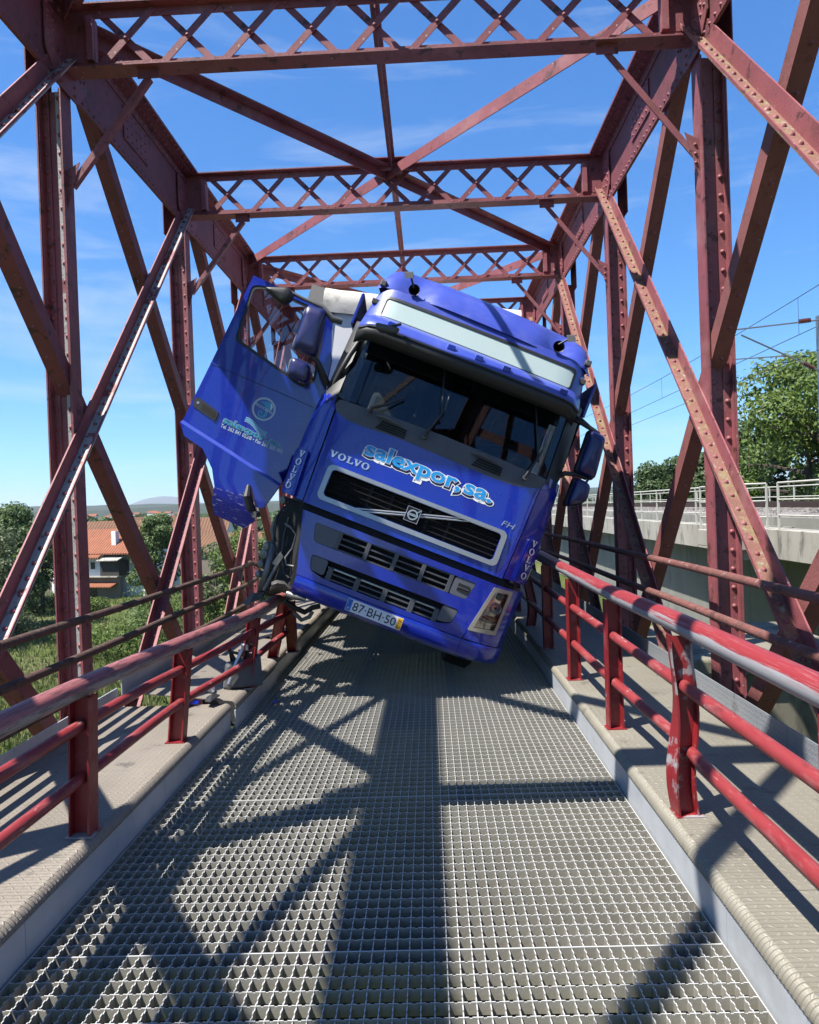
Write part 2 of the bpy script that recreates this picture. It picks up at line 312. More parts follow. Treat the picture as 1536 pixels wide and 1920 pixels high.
def like(name, me, parent, mtx=None):
    o = bpy.data.objects.new(name, me); COL.objects.link(o); o.parent = parent
    if mtx is not None: o.matrix_local = mtx
    return o

# ================================================================== THE BRIDGE
XL, XR, Y1, PAN, ZB, ZT = -2.785, 2.195, 5.912, 2.99, 5.28, 5.785
KS = list(range(-1, 9))
YK = lambda k: Y1+(k-1)*PAN
bridge = thing('truss_bridge', 'dark red riveted steel truss bridge enclosing the roadway with crossed diagonals', 'bridge', (0, 0, 0))
SIDES = ((-1, XL), (1, XR))
riv = MB()
def rivet(p, n, r=.019):
    n = Vector(n).normalized(); a = n.cross(Vector((.31, .52, .79))).normalized(); b = n.cross(a); p = Vector(p)
    vs = [p+(a*math.cos(t*math.pi/3)+b*math.sin(t*math.pi/3))*r for t in range(6)]
    vs += [p+n*r*.62+(a*math.cos(t*math.pi/3)+b*math.sin(t*math.pi/3))*r*.66 for t in range(6)]+[p+n*r*.86]
    riv.add(vs, [(i, (i+1) % 6, 6+(i+1) % 6, 6+i) for i in range(6)]+[(6+i, 6+(i+1) % 6, 12) for i in range(6)])
def rivet_row(p, q, n, step, r=.019):
    p, q = Vector(p), Vector(q); L = (q-p).length; m = max(1, int(L/step))
    for i in range(m+1): rivet(p.lerp(q, i/m), n, r)
YA, YB = YK(KS[0])-1.2, YK(KS[-1])+.6
for s, xi in SIDES:
    # top chord: wide cover plate over two webs, edged with angles
    m = MB(); xo = xi+s*.26
    lo, hi = sorted((xi-s*.17, xo-s*.02)); m.box(lo, hi, YA, YB, ZT+.002, ZT+.028)
    a, b = sorted((xo-s*.045, xo-s*.033)); m.box(a, b, YA, YB, ZT-.11, ZT+.001)
    for x, d in ((xi, s),):
        a, b = sorted((x, x+d*.014)); m.box(a, b, YA, YB, ZB-.13, ZT+.0015)
        a, b = sorted((x-d*.001, x-d*.014)); m.box(a, b, YA, YB, ZT-.10, ZT-.014); m.box(a, b, YA, YB, ZB-.13, ZB-.05)
        a, b = sorted((x-d*.001, x-d*.105)); m.box(a, b, YA, YB, ZT-.0135, ZT+.001)
    build('top_chord', m, 'bridge_red_dark', bridge)
    y = YA
    while y < min(YB, 18):
        rivet((xi-s*.06, y, ZT-.0135), (0, 0, -1), .016); rivet((xi-s*.14, y+.05, ZT+.002), (0, 0, -1), .016); rivet((xi-s*.014, y+.05, ZT-.055), (-s, 0, 0), .016); rivet((xi-s*.014, y, ZB-.09), (-s, 0, 0), .016)
        y += .105
    m = MB(); a, b = sorted((xi, xo)); m.box(a, b, YA, YB, -1.05, -.62)
    m.box(a-.06, b+.06, YA, YB, -1.07, -1.052); build('bottom_chord', m, 'bridge_red_dark', bridge)
    for k in KS:
        yk = YK(k)
        # column: H section, web across the bridge, flanges along it
        xc_ = xi+s*.205; m = MB(); a, b = sorted((xi+s*.012, xc_-s*.012)); m.box(a, b, yk-.007, yk+.007, -.7, ZB-.14)
        for x, d in ((xi, s), (xc_, -s)):
            p, q = sorted((x, x+d*.0115)); m.box(p, q, yk-.085, yk+.085, -.7, ZB-.14)
            p, q = sorted((x+d*.013, x+d*.075)); m.box(p, q, yk-.020, yk-.0075, -.7, ZB-.145); m.box(p, q, yk+.0075, yk+.02, -.7, ZB-.145)
            p, q = sorted((x+d*.013, x+d*.024)); m.box(p, q, yk-.075, yk-.0205, -.7, ZB-.15)
        oc = build('column', m, 'bridge_red', bridge)
        if s < 0 and k == 1:
            oc.data.materials.append(MAT['bridge_peeled'])
            for fi in range(12, 18): oc.data.polygons[fi].material_index = 1
        if 0 <= k <= 6:
            for x, d in ((xi, s), (xc_, -s)): rivet_row((x+d*.048, yk-.02, -.3), (x+d*.048, yk-.02, ZB-.2), (0, -1, 0), .145 if k < 4 else .2, .021)
        # gusset at the head of the column, on the inner web
        g = MB(); pts = [(-.34, ZT-.12), (.34, ZT-.12), (.34, ZB+.03), (.16, ZB-.16), (-.16, ZB-.16), (-.34, ZB+.03)]
        f = xi-s*.0145; bk = xi-s*.0255
        vs = [(f, yk+a_, z) for a_, z in pts]+[(bk, yk+a_, z) for a_, z in pts]; n_ = len(pts)
        g.add(vs, [tuple(range(n_)), tuple(range(2*n_-1, n_-1, -1))]+[(i, (i+1) % n_, n_+(i+1) % n_, n_+i) for i in range(n_)])
        build('gusset_plate', g, 'bridge_red', bridge, recalc=True)
        if -1 < k < 6:
            for a_ in (-.29, -.22, .22, .29):
                for z in [ZB+.06+.075*j for j in range(5)]: rivet((bk, yk+a_+random.uniform(-.004, .004), z+(.03 if abs(a_) > .25 else 0)), (-s, 0, 0), .017)
            for z in [ZB-.12+.07*j for j in range(4)]: rivet((bk, yk-.11, z), (-s, 0, 0), .017); rivet((bk, yk+.11, z), (-s, 0, 0), .017)
        g = MB(); p, q = sorted((xi+s*.207, xi+s*.217)); g.box(p, q, yk-.2, yk+.2, ZB-.24, ZT-.115); build('gusset_plate', g, 'bridge_red_dark', bridge)
        # splice plate between nodes
        if k < 7:
            g = MB(); p, q = sorted((xi-s*.001, xi-s*.0135)); g.box(p, q, yk+1.15, yk+1.75, ZB+.06, ZT-.13); build('splice_plate', g, 'bridge_red_dark', bridge)
            if k < 5:
                for i in range(5):
                    for j in range(4): rivet((xi-s*.0135, yk+1.22+.115*i, ZB+.10+.08*j), (-s, 0, 0), .016)
    # diagonals that come down towards the camera: angle with its trough upward, on the inner face
    for k in range(0, KS[-1]+1):
        p, q = Vector((xi, YK(k), 5.48)), Vector((xi, YK(k-2), -.70)); d = (q-p).normalized(); nrm = Vector((0, d.z, -d.y));
        if nrm.z < 0: nrm = -nrm
        m = MB(); L = (q-p).length; sx = Vector((-s, 0, 0)); o = p-d*.12
        m.obox(o, d, sx, nrm, (0, L), (.001, .108), (-.062, -.051)); m.obox(o, d, sx, nrm, (0, L), (.0005, .0125), (-.0509, .066))
        m.obox(o, d, sx, nrm, (0, L), (.1, .1085), (-.0509, -.036))
        o_ = build('diagonal', m, 'bridge_red', bridge); o_.data.materials.append(MAT['bridge_lichen' if s > 0 else ('bridge_peeled' if k < 3 else 'bridge_red')])
        for fi in range(6): o_.data.polygons[fi].material_index = 1
        if 0 < k < 7: rivet_row(o+d*.15+sx*.055-nrm*.051, o+d*(L-.6)+sx*.055-nrm*.051, nrm, .135 if k < 4 else .18, .02)
    # diagonals that go down away from the camera, in the plane of the columns
    for k in range(KS[0]-1, KS[-1]-1):
        p, q = Vector((xi, YK(k), 5.94)), Vector((xi, YK(k+2), -.35)); d = (q-p).normalized(); nrm = Vector((0, d.z, -d.y))
        if nrm.z > 0: nrm = -nrm
        m = MB(); L = (q-p).length; sx = Vector((s, 0, 0)); o = p+d*.30
        m.obox(o, d, sx, nrm, (0, L-.3), (.024, .037), (-.066, .066)); m.obox(o, d, sx, nrm, (0, L-.3), (.0375, .15), (.052, .066))
        build('diagonal', m, 'bridge_rusty' if s > 0 else 'bridge_red_dark', bridge)
        if -1 <= k < 5: rivet_row(o+d*.3+sx*.095+nrm*.066, o+d*(L-1)+sx*.095+nrm*.066, nrm, .26, .017)
# cross struts over the road, lattice of flat bars between two flanges
def strut_mesh():
    m = MB()
    for z, up_ in ((ZT, -1), (ZB, 1)):
        a, b = sorted((z, z+up_*.012)); m.box(XL+.002, XR-.002, -.088, .088, a, b)
        a, b = sorted((z+up_*.0125, z+up_*.078)); m.box(XL+.003, XR-.003, -.0065, .0065, a, b)
    return m.mesh('top_strut')
def end_mesh(): return MB().box(0, .255, -.0095, .0095, ZB+.0785, ZT-.0785).box(.2, .252, -.05, .05, ZB+.079, ZT-.079).mesh('end_plate')
sm, em = strut_mesh(), end_mesh(); nb = 9; xa, xb = XL+.262, XR-.262; bw = (xb-xa)/nb
bar = {}
for sg in (1, -1):
    p, q = Vector((-bw/2+.035, 0, ZB+.035)), Vector((bw/2-.035, 0, ZT-.035))
    if sg < 0: p.x, q.x = -p.x, -q.x
    m = MB(); d = (q-p).normalized(); m.obox(p, d, Vector((d.z, 0, -d.x)), Vector((0, 1, 0)), (-.02, (q-p).length+.02), (-.027, .027), (-.0165, -.007) if sg > 0 else (.007, .0165)); bar[sg] = m.mesh('lattice_bar')
for me_ in (sm, em, bar[1], bar[-1]): me_.materials.append(MAT['bridge_red'])
for k in KS:
    o = like('top_strut', sm, bridge, Matrix.Translation((0, YK(k), 0)))
    e1 = like('end_plate', em, o, Matrix.Translation((XL+.004, 0, 0))); e2 = like('end_plate', em, o, Matrix.Translation((XR-.004, 0, 0)) @ Matrix.Rotation(math.pi, 4, 'Z'))
    for i in range(nb):
        for sg in (1, -1): like('lattice_bar', bar[sg], o, Matrix.Translation((xa+bw*(i+.5), 0, 0)))
    if 0 <= k <= 4:
        for i in range(nb):
            xc = xa+bw*(i+.5); rivet((xc, YK(k)-.0165, (ZB+ZT)/2), (0, -1, 0), .018)
            for dx in (-bw/2+.045, bw/2-.045):
                for z in (ZB+.045, ZT-.045): rivet((xc+dx, YK(k)-.0165 if abs(dx) else 0, z), (0, -1, 0), .015)
        for x in (XL+.06, XL+.14, XL+.22, XR-.06, XR-.14, XR-.22): rivet((x, YK(k)-.0065, ZB+.05), (0, -1, 0), .016)
    # sway braces from the strut down to the columns, with their small gussets
    for s, xi, xs in ((-1, XL, -2.10), (1, XR, 1.51)):
        m = MB(); p, q = Vector((xs, YK(k)-.02, ZB-.07)), Vector((xi-s*.03, YK(k)-.02, 4.38))
        m.beam(p, q, (0, 1, 0), (-.008, .004), (-.024, .024)); m.beam(p, q, (0, 1, 0), (.0045, .045), (.014, .024))
        m.box(xs-.085, xs+.085, YK(k)-.036, YK(k)-.0285, ZB-.085, ZB-.002)
        build('sway_brace', m, 'bridge_red', bridge)
        m = MB(); a, b = sorted((xi-s*.002, xi-s*.10)); f, bk = YK(k)-.036, YK(k)-.0285
        vs = [(xi-s*.002, f, 4.50), (xi-s*.11, f, 4.56), (xi-s*.002, f, 4.20), (xi-s*.002, bk, 4.50), (xi-s*.11, bk, 4.56), (xi-s*.002, bk, 4.20)]
        m.add(vs, [(0, 1, 2), (5, 4, 3), (0, 3, 4, 1), (1, 4, 5, 2), (2, 5, 3, 0)]); build('brace_plate', m, 'bridge_red', bridge, recalc=True)
        if -1 < k < 5:
            for z in (4.46, 4.39, 4.32): rivet((xi-s*.03, f, z), (0, -1, 0), .015)
# lateral bracing in the plane of the top chords, crossing in the middle of every second strut
XM = (XL+XR)/2
for k in range(-1, 7, 2):
    for a, b in ((XL, XR), (XR, XL)):
        sgn = 1 if b > a else -1
        p, q = Vector((a+.12*sgn, YK(k)+.1, ZT-.04)), Vector((b-.12*sgn, YK(k+2)-.1, ZT-.04)); dz = .0 if sgn > 0 else .002
        m = MB(); m.beam(p, q, (0, 0, 1), (-.012+dz, .0+dz), (-.06, .06)); m.beam(p, q, (0, 0, 1), (-.125+dz, -.0125+dz), (-.06, -.048)); build('lateral_brace', m, 'bridge_red', bridge)
    m = MB(); m.box(XM-.26, XM+.26, YK(k+1)-.2, YK(k+1)+.2, ZT+.0125, ZT+.022); m.box(XM-.24, XM+.24, YK(k+1)-.118, YK(k+1)-.107, ZT-.10, ZT-.002); build('gusset_plate', m, 'bridge_red', bridge)
    for i in range(5): rivet((XM-.2+.1*i, YK(k+1)-.118, ZT-.05), (0, -1, 0), .016)
m = MB()
for k in KS[:-1]: m.box(XM-.04, XM+.04, YK(k)+.1, YK(k+1)-.1, ZT-.012, ZT); m.box(XM-.006, XM+.006, YK(k)+.1, YK(k+1)-.1, ZT-.07, ZT-.0125)
build('centre_tie', m, 'bridge_red', bridge)
# floor beams and stringers under the road
for k in KS:
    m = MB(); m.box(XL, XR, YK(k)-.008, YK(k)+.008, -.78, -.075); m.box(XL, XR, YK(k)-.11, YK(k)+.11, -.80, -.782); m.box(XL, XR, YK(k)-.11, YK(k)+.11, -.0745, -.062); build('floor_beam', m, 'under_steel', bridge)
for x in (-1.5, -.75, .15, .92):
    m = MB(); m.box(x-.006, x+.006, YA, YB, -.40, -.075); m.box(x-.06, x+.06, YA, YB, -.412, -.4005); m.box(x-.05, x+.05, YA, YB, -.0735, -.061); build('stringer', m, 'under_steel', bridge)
stuff(build('rivets', riv, 'bridge_red', bridge, smooth=70))

# ================================================================== ROADWAY: steel grating panels
road = struct(root('roadway'))
RX0, RX1 = -1.650, 1.077; NC, NR = 56, 20; CW, CD = (RX1-RX0-.012)/NC, 1.546/NR; DEP = .046
def grating():
    m = MB(); T = .0021
    def bar_(profile, fixed, along):
        # profile: list of (u, z top) along the bar
        n = len(profile); vs = []
        for u, z in profile:
            for sd in (-T, T):
                for zz in (z, -DEP): vs.append((fixed+sd, u, zz) if along == 'y' else (u, fixed+sd, zz))
        fs = []
        for i in range(n-1):
            a = i*4; b = a+4
            fs += [(a, b, b+2, a+2), (a, a+1, b+1, b), (a+2, b+2, b+3, a+3)]
        fs += [(0, 2, 3, 1), ((n-1)*4, (n-1)*4+1, (n-1)*4+3, (n-1)*4+2)]
        m.add(vs, fs)
    for i in range(NC+1):
        prof = []; u0 = .002
        edge = i in (0, NC)
        for j in range(NR):
            for hh in range(2):
                b = u0+(j+hh/2)*CD
                prof += [(b, 0)] if edge else [(b, 0), (b+CD*.16, 0), (b+CD*.2, -.006), (b+CD*.41, -.006), (b+CD*.45, 0)]
        prof.append((u0+NR*CD, 0)); bar_(prof, i*CW, 'y')
    for j in range(NR+1):
        prof = []; edge = j in (0, NR)
        for i in range(NC):
            b = i*CW
            prof += [(b, -.001)] if edge else [(b, -.001), (b+CW*.36, -.001), (b+CW*.42, -.0045), (b+CW*.47, -.0045), (b+CW*.5, -.003), (b+CW*.53, -.0045), (b+CW*.58, -.0045), (b+CW*.64, -.001)]
        prof.append((NC*CW, -.001)); bar_(prof, .002+j*CD, 'x')
    return m.mesh('grating_panel')
def polish(m):
    # bar tops are worn bright by tyres, the sides keep their dust
    t = m.node_tree; b = t.nodes['Principled BSDF']; src = b.inputs['Base Color'].links[0].from_socket
    g = N(t, 'ShaderNodeNewGeometry'); sp = N(t, 'ShaderNodeSeparateXYZ'); t.links.new(g.outputs['True Normal'], sp.inputs[0])
    mr = N(t, 'ShaderNodeMapRange'); mr.inputs[1].default_value = .6; mr.inputs[2].default_value = .95; mr.inputs[4].default_value = .8; t.links.new(sp.outputs[2], mr.inputs[0])
    q = N(t, 'ShaderNodeMix', data_type='RGBA'); q.inputs[7].default_value = (.40, .41, .42, 1); t.links.new(src, q.inputs[6]); t.links.new(mr.outputs[0], q.inputs[0]); t.links.new(q.outputs[2], b.inputs['Base Color'])
polish(MAT['galv'])
gm = grating(); gm.materials.append(MAT['galv'])
SEAM = 2.9
for i in range(-2, 16): like('grating_panel', gm, road, Matrix.Translation((RX0+.006, SEAM+i*1.55+.002, random.uniform(-.0015, .0015))))

# ================================================================== WALKWAYS on both sides, with kerb and toe plates
def plate_profile(x_in, x_out, z, s):
    """cross-section of a floor plate: flat, then rolled over at the kerb edge"""
    r = .045; pts = [(x_out, z)]
    for t in range(1, 9): pts.append((x_out+(x_in+s*r-x_out)*t/9, z))
    for t in range(0, 9):
        a = math.pi/2*t/8; pts.append((x_in+s*r-s*r*math.sin(a), z-r+r*math.cos(a)))
    pts.append((x_in+s*.001, z-r-.008)); return pts
def walk_plate(name, parent, m_, x_in, x_out, s, y0, y1, z, tilt=(0, 0), teeth=True, near=True):
    """one plate, y0..y1; tilt = (lift at the outer edge, sideways shift)"""
    prof = plate_profile(x_in, x_out, z, s); m = MB(); n = int((y1-y0)/(.0125 if near else .12)); rows = []
    for i in range(n+1):
        y = y0+(y1-y0)*i/n; row = []
        for j, (x, zz) in enumerate(prof):
            o = 0
            if teeth and near and 8 <= j < len(prof)-1: o = .0045*(1 if i % 2 else -.2)*(1 if j > 9 else .5)
            a = max(0, min(1, (j-9)/8))*math.pi/2
            row.append((x-s*o*math.sin(a)+tilt[1], y, zz+o*math.cos(a)+tilt[0]*abs(x-x_in)/abs(x_out-x_in)))
        rows.append(row)
    m.grid(rows); me = m.mesh(name); fixn(me)
    o = link(name, me, m_, parent); sd = o.modifiers.new('thick', 'SOLIDIFY'); sd.thickness = .008; sd.offset = -1
    return o
def check_up(o):
    me = o.data
    if me.polygons[0].normal.z < 0: me.flip_normals()
walkR = struct(root('walkway_right')); walkL = struct(root('walkway_left'))
TOER, TOEL = 2.06, -2.57
for i in range(-2, 14):
    y0 = SEAM+i*1.55; near = -1 <= i < 6
    check_up(walk_plate('floor_plate', walkR, 'tread_right', RX1+.004, TOER, 1, y0+.0015, y0+1.5485, .2+random.uniform(-.001, .001), near=near))
    b = MB(); b.box(RX1+.010, RX1+.022, y0+.002, y0+1.548, -.05, .147); build('kerb_plate', b, 'galv_plain', walkR)
    b = MB(); b.box(TOER-.001, TOER+.007, y0+.003, y0+1.547, .17, .355); build('toe_plate', b, 'toe_tread', walkR)
yb = SEAM+2*1.55-.05
for i in range(-2, 14):
    y0 = SEAM+i*1.55; near = -1 <= i < 5; dam = i >= 2
    if i == 1: y1 = yb
    else: y1 = y0+1.5485
    sh = (.10, .045) if i == 2 else ((.05, .02) if i == 3 else (0, 0))
    if i == 2: y0 -= .06
    check_up(walk_plate('floor_plate', walkL, 'tread_left', RX0-.004, TOEL+(.05 if dam else 0), -1, y0+.0015, y1, .2+(.02 if dam else 0), sh, near=near))
    b = MB(); dx = sh[1]; b.box(RX0-.022+dx, RX0-.010+dx, y0+.002, y1, -.05, .147); build('kerb_plate', b, 'galv_plain', walkL)
    zz = sh[0]; b = MB()
    tx = TOEL+(.04 if dam else 0)
    b.box(tx-.007, tx+.001, y0+.003, y1-.002, .17+zz, .355+zz); b.box(tx-.007, tx+.06, y0+.003, y1-.002, .16+zz, .1695+zz)
    build('toe_plate', b, 'galv_plain', walkL)

# ================================================================== RAILINGS
def dense(pts, n=8):
    """smooth path through points (Catmull-Rom)"""
    P = [Vector(p) for p in pts]; P = [P[0]*2-P[1]]+P+[P[-1]*2-P[-2]]; out = []
    for i in range(1, len(P)-2):
        for j in range(n):
            t = j/n; a, b, c, d = P[i-1], P[i], P[i+1], P[i+2]
            out.append(.5*((2*b)+(c-a)*t+(2*a-5*b+4*c-d)*t*t+(3*b-a-3*c+d)*t*t*t))
    out.append(P[-2]); return out
def hpost(base, top, m_, parent, bend=None, w=.05, d=.05):
    """H-section post from base to top, optionally buckled; bend(t) gives a sideways offset"""
    base, top = Vector(base), Vector(top); n = 14 if bend else 1; m = MB()
    for (x0, x1, y0, y1) in ((-w, -w+.009, -d, d), (w-.009, w, -d, d), (-w+.0092, w-.0092, -.005, .005)):
        rows = []
        for i in range(n+1):
            t = i/n; c = base.lerp(top, t); bx, by, tw = bend(t) if bend else (0, 0, 0); ct, st = math.cos(tw), math.sin(tw)
            rows.append([(c.x+bx+x*ct-y*st, c.y+by+x*st+y*ct, c.z) for x, y in ((x0, y0), (x1, y0), (x1, y1), (x0, y1), (x0, y0))])
        m.grid(rows)
    po = build('post', m, m_, parent, recalc=True, smooth=35 if bend else None)
    build('base_plate', MB().box(base.x-.065, base.x+.065, base.y-.06, base.y+.06, base.z+.001, base.z+.009), 'rail_bent', po)
    return po
railR = thing('guard_railing', 'bright red tubular guard railing with scraped handrail on walkway beside the concrete viaduct', 'railing', (1.19, 3.6, .2))
railL = thing('guard_railing', 'red guard railing with grey-worn handrail running under the crashed truck', 'railing', (-1.74, 3.6, .2))
def Lc(par, pts): o = par.location; return [Vector(p)-o for p in pts]
PR = 3.626; PS = 1.4
def rail_mat():
    """red paint on top of the tube, scraped to bare metal on the side that faces the road"""
    for nm, side, col2 in (('handrail_right', -1, (.47, .47, .49)), ('handrail_left', 1, (.50, .44, .42))):
        m = bpy.data.materials.new(nm); m.use_nodes = True; t = m.node_tree; b = t.nodes['Principled BSDF']; b.inputs['Roughness'].default_value = .42
        g = N(t, 'ShaderNodeUVMap'); sp = N(t, 'ShaderNodeSeparateXYZ'); t.links.new(g.outputs[0], sp.inputs[0])
        tcn = N(t, 'ShaderNodeTexCoord'); mp_ = N(t, 'ShaderNodeMapping'); mp_.inputs['Scale'].default_value = (34, .7, 34) if side < 0 else (14, .9, 14); t.links.new(tcn.outputs['Object'], mp_.inputs[0])
        nn = N(t, 'ShaderNodeTexNoise'); nn.inputs['Scale'].default_value = 2.4; nn.inputs['Detail'].default_value = 9; nn.inputs['Roughness'].default_value = .7; t.links.new(mp_.outputs[0], nn.inputs[0])
        # UV x runs round the tube: scraped band between .1 and .4
        a = N(t, 'ShaderNodeMath', operation='SUBTRACT'); t.links.new(sp.outputs[0], a.inputs[0]); a.inputs[1].default_value = .5
        ab = N(t, 'ShaderNodeMath', operation='ABSOLUTE'); t.links.new(a.outputs[0], ab.inputs[0])
        ad = N(t, 'ShaderNodeMath', operation='MULTIPLY_ADD'); t.links.new(nn.outputs[0], ad.inputs[0]); ad.inputs[1].default_value = .42; t.links.new(ab.outputs[0], ad.inputs[2])
        mr = N(t, 'ShaderNodeMapRange'); mr.inputs[1].default_value = .37 if side < 0 else .36; mr.inputs[2].default_value = .33 if side < 0 else .31; t.links.new(ad.outputs[0], mr.inputs[0])
        q = N(t, 'ShaderNodeMix', data_type='RGBA'); q.inputs[6].default_value = (*A_((.42, .045, .05)), 1) if side < 0 else (*A_((.56, .19, .185)), 1); q.inputs[7].default_value = (*A_(col2), 1); t.links.new(mr.outputs[0], q.inputs[0])
        n2 = N(t, 'ShaderNodeTexNoise'); n2.inputs['Scale'].default_value = 6; n2.inputs['Detail'].default_value = 9; n2.inputs['Roughness'].default_value = .7; t.links.new(mp_.outputs[0], n2.inputs[0])
        m2 = N(t, 'ShaderNodeMapRange'); m2.inputs[1].default_value = .56 if side < 0 else .50; m2.inputs[2].default_value = .62 if side < 0 else .55; m2.inputs[4].default_value = .6 if side < 0 else .75; t.links.new(n2.outputs[0], m2.inputs[0])
        q2 = N(t, 'ShaderNodeMix', data_type='RGBA'); q2.inputs[7].default_value = (*A_((.55, .30, .29)), 1) if side < 0 else (*A_((.15, .085, .08)), 1); t.links.new(q.outputs[2], q2.inputs[6]); t.links.new(m2.outputs[0], q2.inputs[0])
        t.links.new(q2.outputs[2], b.inputs['Base Color']); MAT[nm] = m
rail_mat()
def uv_tube(name, pts, r, m_, parent, n=20, start=0.0):
    """tube with a UV map whose x runs once round the section (0.5 faces the road and slightly down)"""
    pts = [Vector(p) for p in pts]; m = MB(); rings = []
    for i, p in enumerate(pts):
        d = (pts[min(i+1, len(pts)-1)]-pts[max(i-1, 0)]).normalized(); a = d.cross(Vector((0, 0, 1))).normalized(); b = a.cross(d)
        rings.append([p+(a*math.cos(start+2*math.pi*k/n)+b*math.sin(start+2*math.pi*k/n))*r for k in range(n+1)])
    m.grid(rings); me = m.mesh(name); uv = me.uv_layers.new(name='UVMap'); w_ = n+1
    for pl in me.polygons:
        for li in pl.loop_indices:
            vi = me.loops[li].vertex_index; uv.data[li].uv = ((vi % w_)/n, (vi//w_)*.1)
    fixn(me); return link(name, me, m_, parent, smooth=60)
# right railing
hr = dense([(1.2, -.5, 1.11), (1.2, 2.3, 1.108), (1.2, 3.73, 1.112), (1.2, 5.04, 1.103), (1.2, 6.9, 1.12), (1.2, 8.6, 1.15), (1.21, 11, 1.15), (1.21, 24, 1.15)], 10)
uv_tube('handrail', Lc(railR, hr), .052, 'handrail_right', railR, start=math.pi*.2)   # uv .5 -> the -x side, a little below
for z, bow in ((.82, 0), (.51, .07)):
    p = []
    for i in range(140):
        y = -.5+i*.18; e = 0
        if bow: e = bow*math.exp(-((y-3.95)/.42)**2)+.03*math.exp(-((y-4.6)/.3)**2)
        p.append((1.19+e*.75, y, z-e*.35))
    build('lower_rail', MB().tube(Lc(railR, p), .031, 12), 'rail_pink', railR, smooth=60)
def buckle(t): g = math.exp(-((t-.45)/.23)**2); return (-.020*math.sin(t*7.5)*(1-t*.4)-.008, 0, .2*math.sin(t*5.2+.4))
for i in range(-1, 14):
    y = PR+i*PS; b = Vector((1.19, y, .2))-railR.location; t = Vector((1.195, y, 1.062))-railR.location
    hpost(b, t, 'rail_bent' if i == 0 else 'rail_red', railR, bend=buckle if i == 0 else ((lambda t: (.03*math.sin(t*6), .02*t, .1)) if i == 4 else None))
# left railing, pushed in and down where the truck hit it
hl = dense([(-1.735, -.5, .93), (-1.735, 2.2, .93), (-1.711, 3.58, .918), (-1.70, 4.99, .866), (-1.63, 5.75, .855), (-1.55, 6.4, .86), (-1.47, 6.95, .90), (-1.38, 7.35, .90)], 10)
uv_tube('handrail', Lc(railL, hl), .05, 'handrail_left', railL, start=math.pi*.78)
ml = dense([(-1.735, -.5, .735), (-1.72, 3.58, .733), (-1.715, 4.99, .69), (-1.63, 5.75, .69), (-1.55, 6.4, .705), (-1.47, 6.95, .72), (-1.42, 7.3, .73)], 10)
ll = dense([(-1.735, -.5, .478), (-1.725, 3.58, .478), (-1.72, 4.99, .469), (-1.65, 5.75, .46), (-1.585, 6.4, .459), (-1.52, 6.95, .50), (-1.47, 7.4, .52)], 10)
for p in (ml, ll): build('lower_rail', MB().tube(Lc(railL, p), .029, 12), 'rail_pink', railL, smooth=60)
for b, t in (((-1.745, 2.17, .2), (-1.735, 2.17, .885)), ((-1.735, 3.568, .2), (-1.711, 3.568, .872)), ((-1.765, 5.0, .2), (-1.70, 5.0, .82)), ((-1.63, 6.38, .22), (-1.55, 6.40, .815)), ((-1.685, 7.70, .21), (-1.43, 7.12, .85)), ((-1.52, 7.95, .22), (-1.42, 7.35, .84))):
    hpost(Vector(b)-railL.location, Vector(t)-railL.location, 'rail_red', railL)
# rusty pipe rails on the trusses
pipeR = thing('pipe_railing', 'pinkish rusty pipe rails fixed to the truss facing the concrete viaduct', 'railing', (2.04, 4, .25))
for a, b in (((1106, 1020), (1536, 1120)), ((1219, 1109), (1536, 1229)), ((1408, 1236), (1536, 1322))):
    A, B = onx(*a, 2.035), onx(*b, 2.035); z = (A.z+B.z)/2
    build('pipe', MB().tube(Lc(pipeR, [(2.035, 24-i*.6, z+.004*math.sin(i*.9)) for i in range(41)]), .031, 12), 'pink_pipe', pipeR, smooth=60)
pipeL = thing('pipe_railing', 'dark brown rusty pipe rails fixed to the truss overlooking the meadow', 'railing', (-2.56, 4, .25))
for j, z in enumerate((1.0, .742, .48)):
    xx = -2.54; q = [(xx, -.5+i*.5, z+.004*math.sin(i*.8+j)) for i in range(0, 22)]
    if j == 0: q += [(xx, 10.4, z+.03), (xx-.02, 10.75, z-.02), (xx+.12, 11.3, z-.16)]
    if j == 1: q += [(xx, 10.6, z+.02), (xx, 11.6, z+.12), (xx+.2, 12.2, z+.15)]
    build('pipe', MB().tube(Lc(pipeL, q), .030, 12), 'rust_pipe', pipeL, smooth=60)

# ================================================================== THE TRUCK
def rotm(roll, pitch, yaw):
    return Matrix.Rotation(yaw, 3, 'Z') @ Matrix(((math.cos(roll), 0, math.sin(roll)), (0, 1, 0), (-math.sin(roll), 0, math.cos(roll)))) @ Matrix(((1, 0, 0), (0, math.cos(pitch), math.sin(pitch)), (0, -math.sin(pitch), math.cos(pitch))))
TR = rotm(.407, .03, .0345); TT = Vector((-.719, 6.568, .337))
truck = thing('truck', 'royal blue crashed truck cab tilted sideways against the bridge railing', 'truck', (0, 0, 0))
truck.matrix_world = Matrix.Translation(TT) @ TR.to_4x4()
def YF(x, z):
    """depth of the cab's front surface (local y) at a place on its face"""
    ax = abs(x); c = .03*x*x
    if ax > .88: k = min((ax-.88)/.36, 1); c += .34*(1-math.sqrt(max(0, 1-k*k*.985)))
    if z < 1.16: y0 = 0
    elif z < 2.1: y0 = .015+(z-1.16)*.09
    else: y0 = .10+(z-2.1)*.30
    return y0+c
def rr(x0, z0, x1, z1, r, n=5):
    out = []
    for cx, cz, a0 in ((x1-r, z1-r, 0), (x0+r, z1-r, 90), (x0+r, z0+r, 180), (x1-r, z0+r, 270)):
        for i in range(n+1): a = R_(a0+90*i/n); out.append((cx+r*math.cos(a), cz+r*math.sin(a)))
    return out
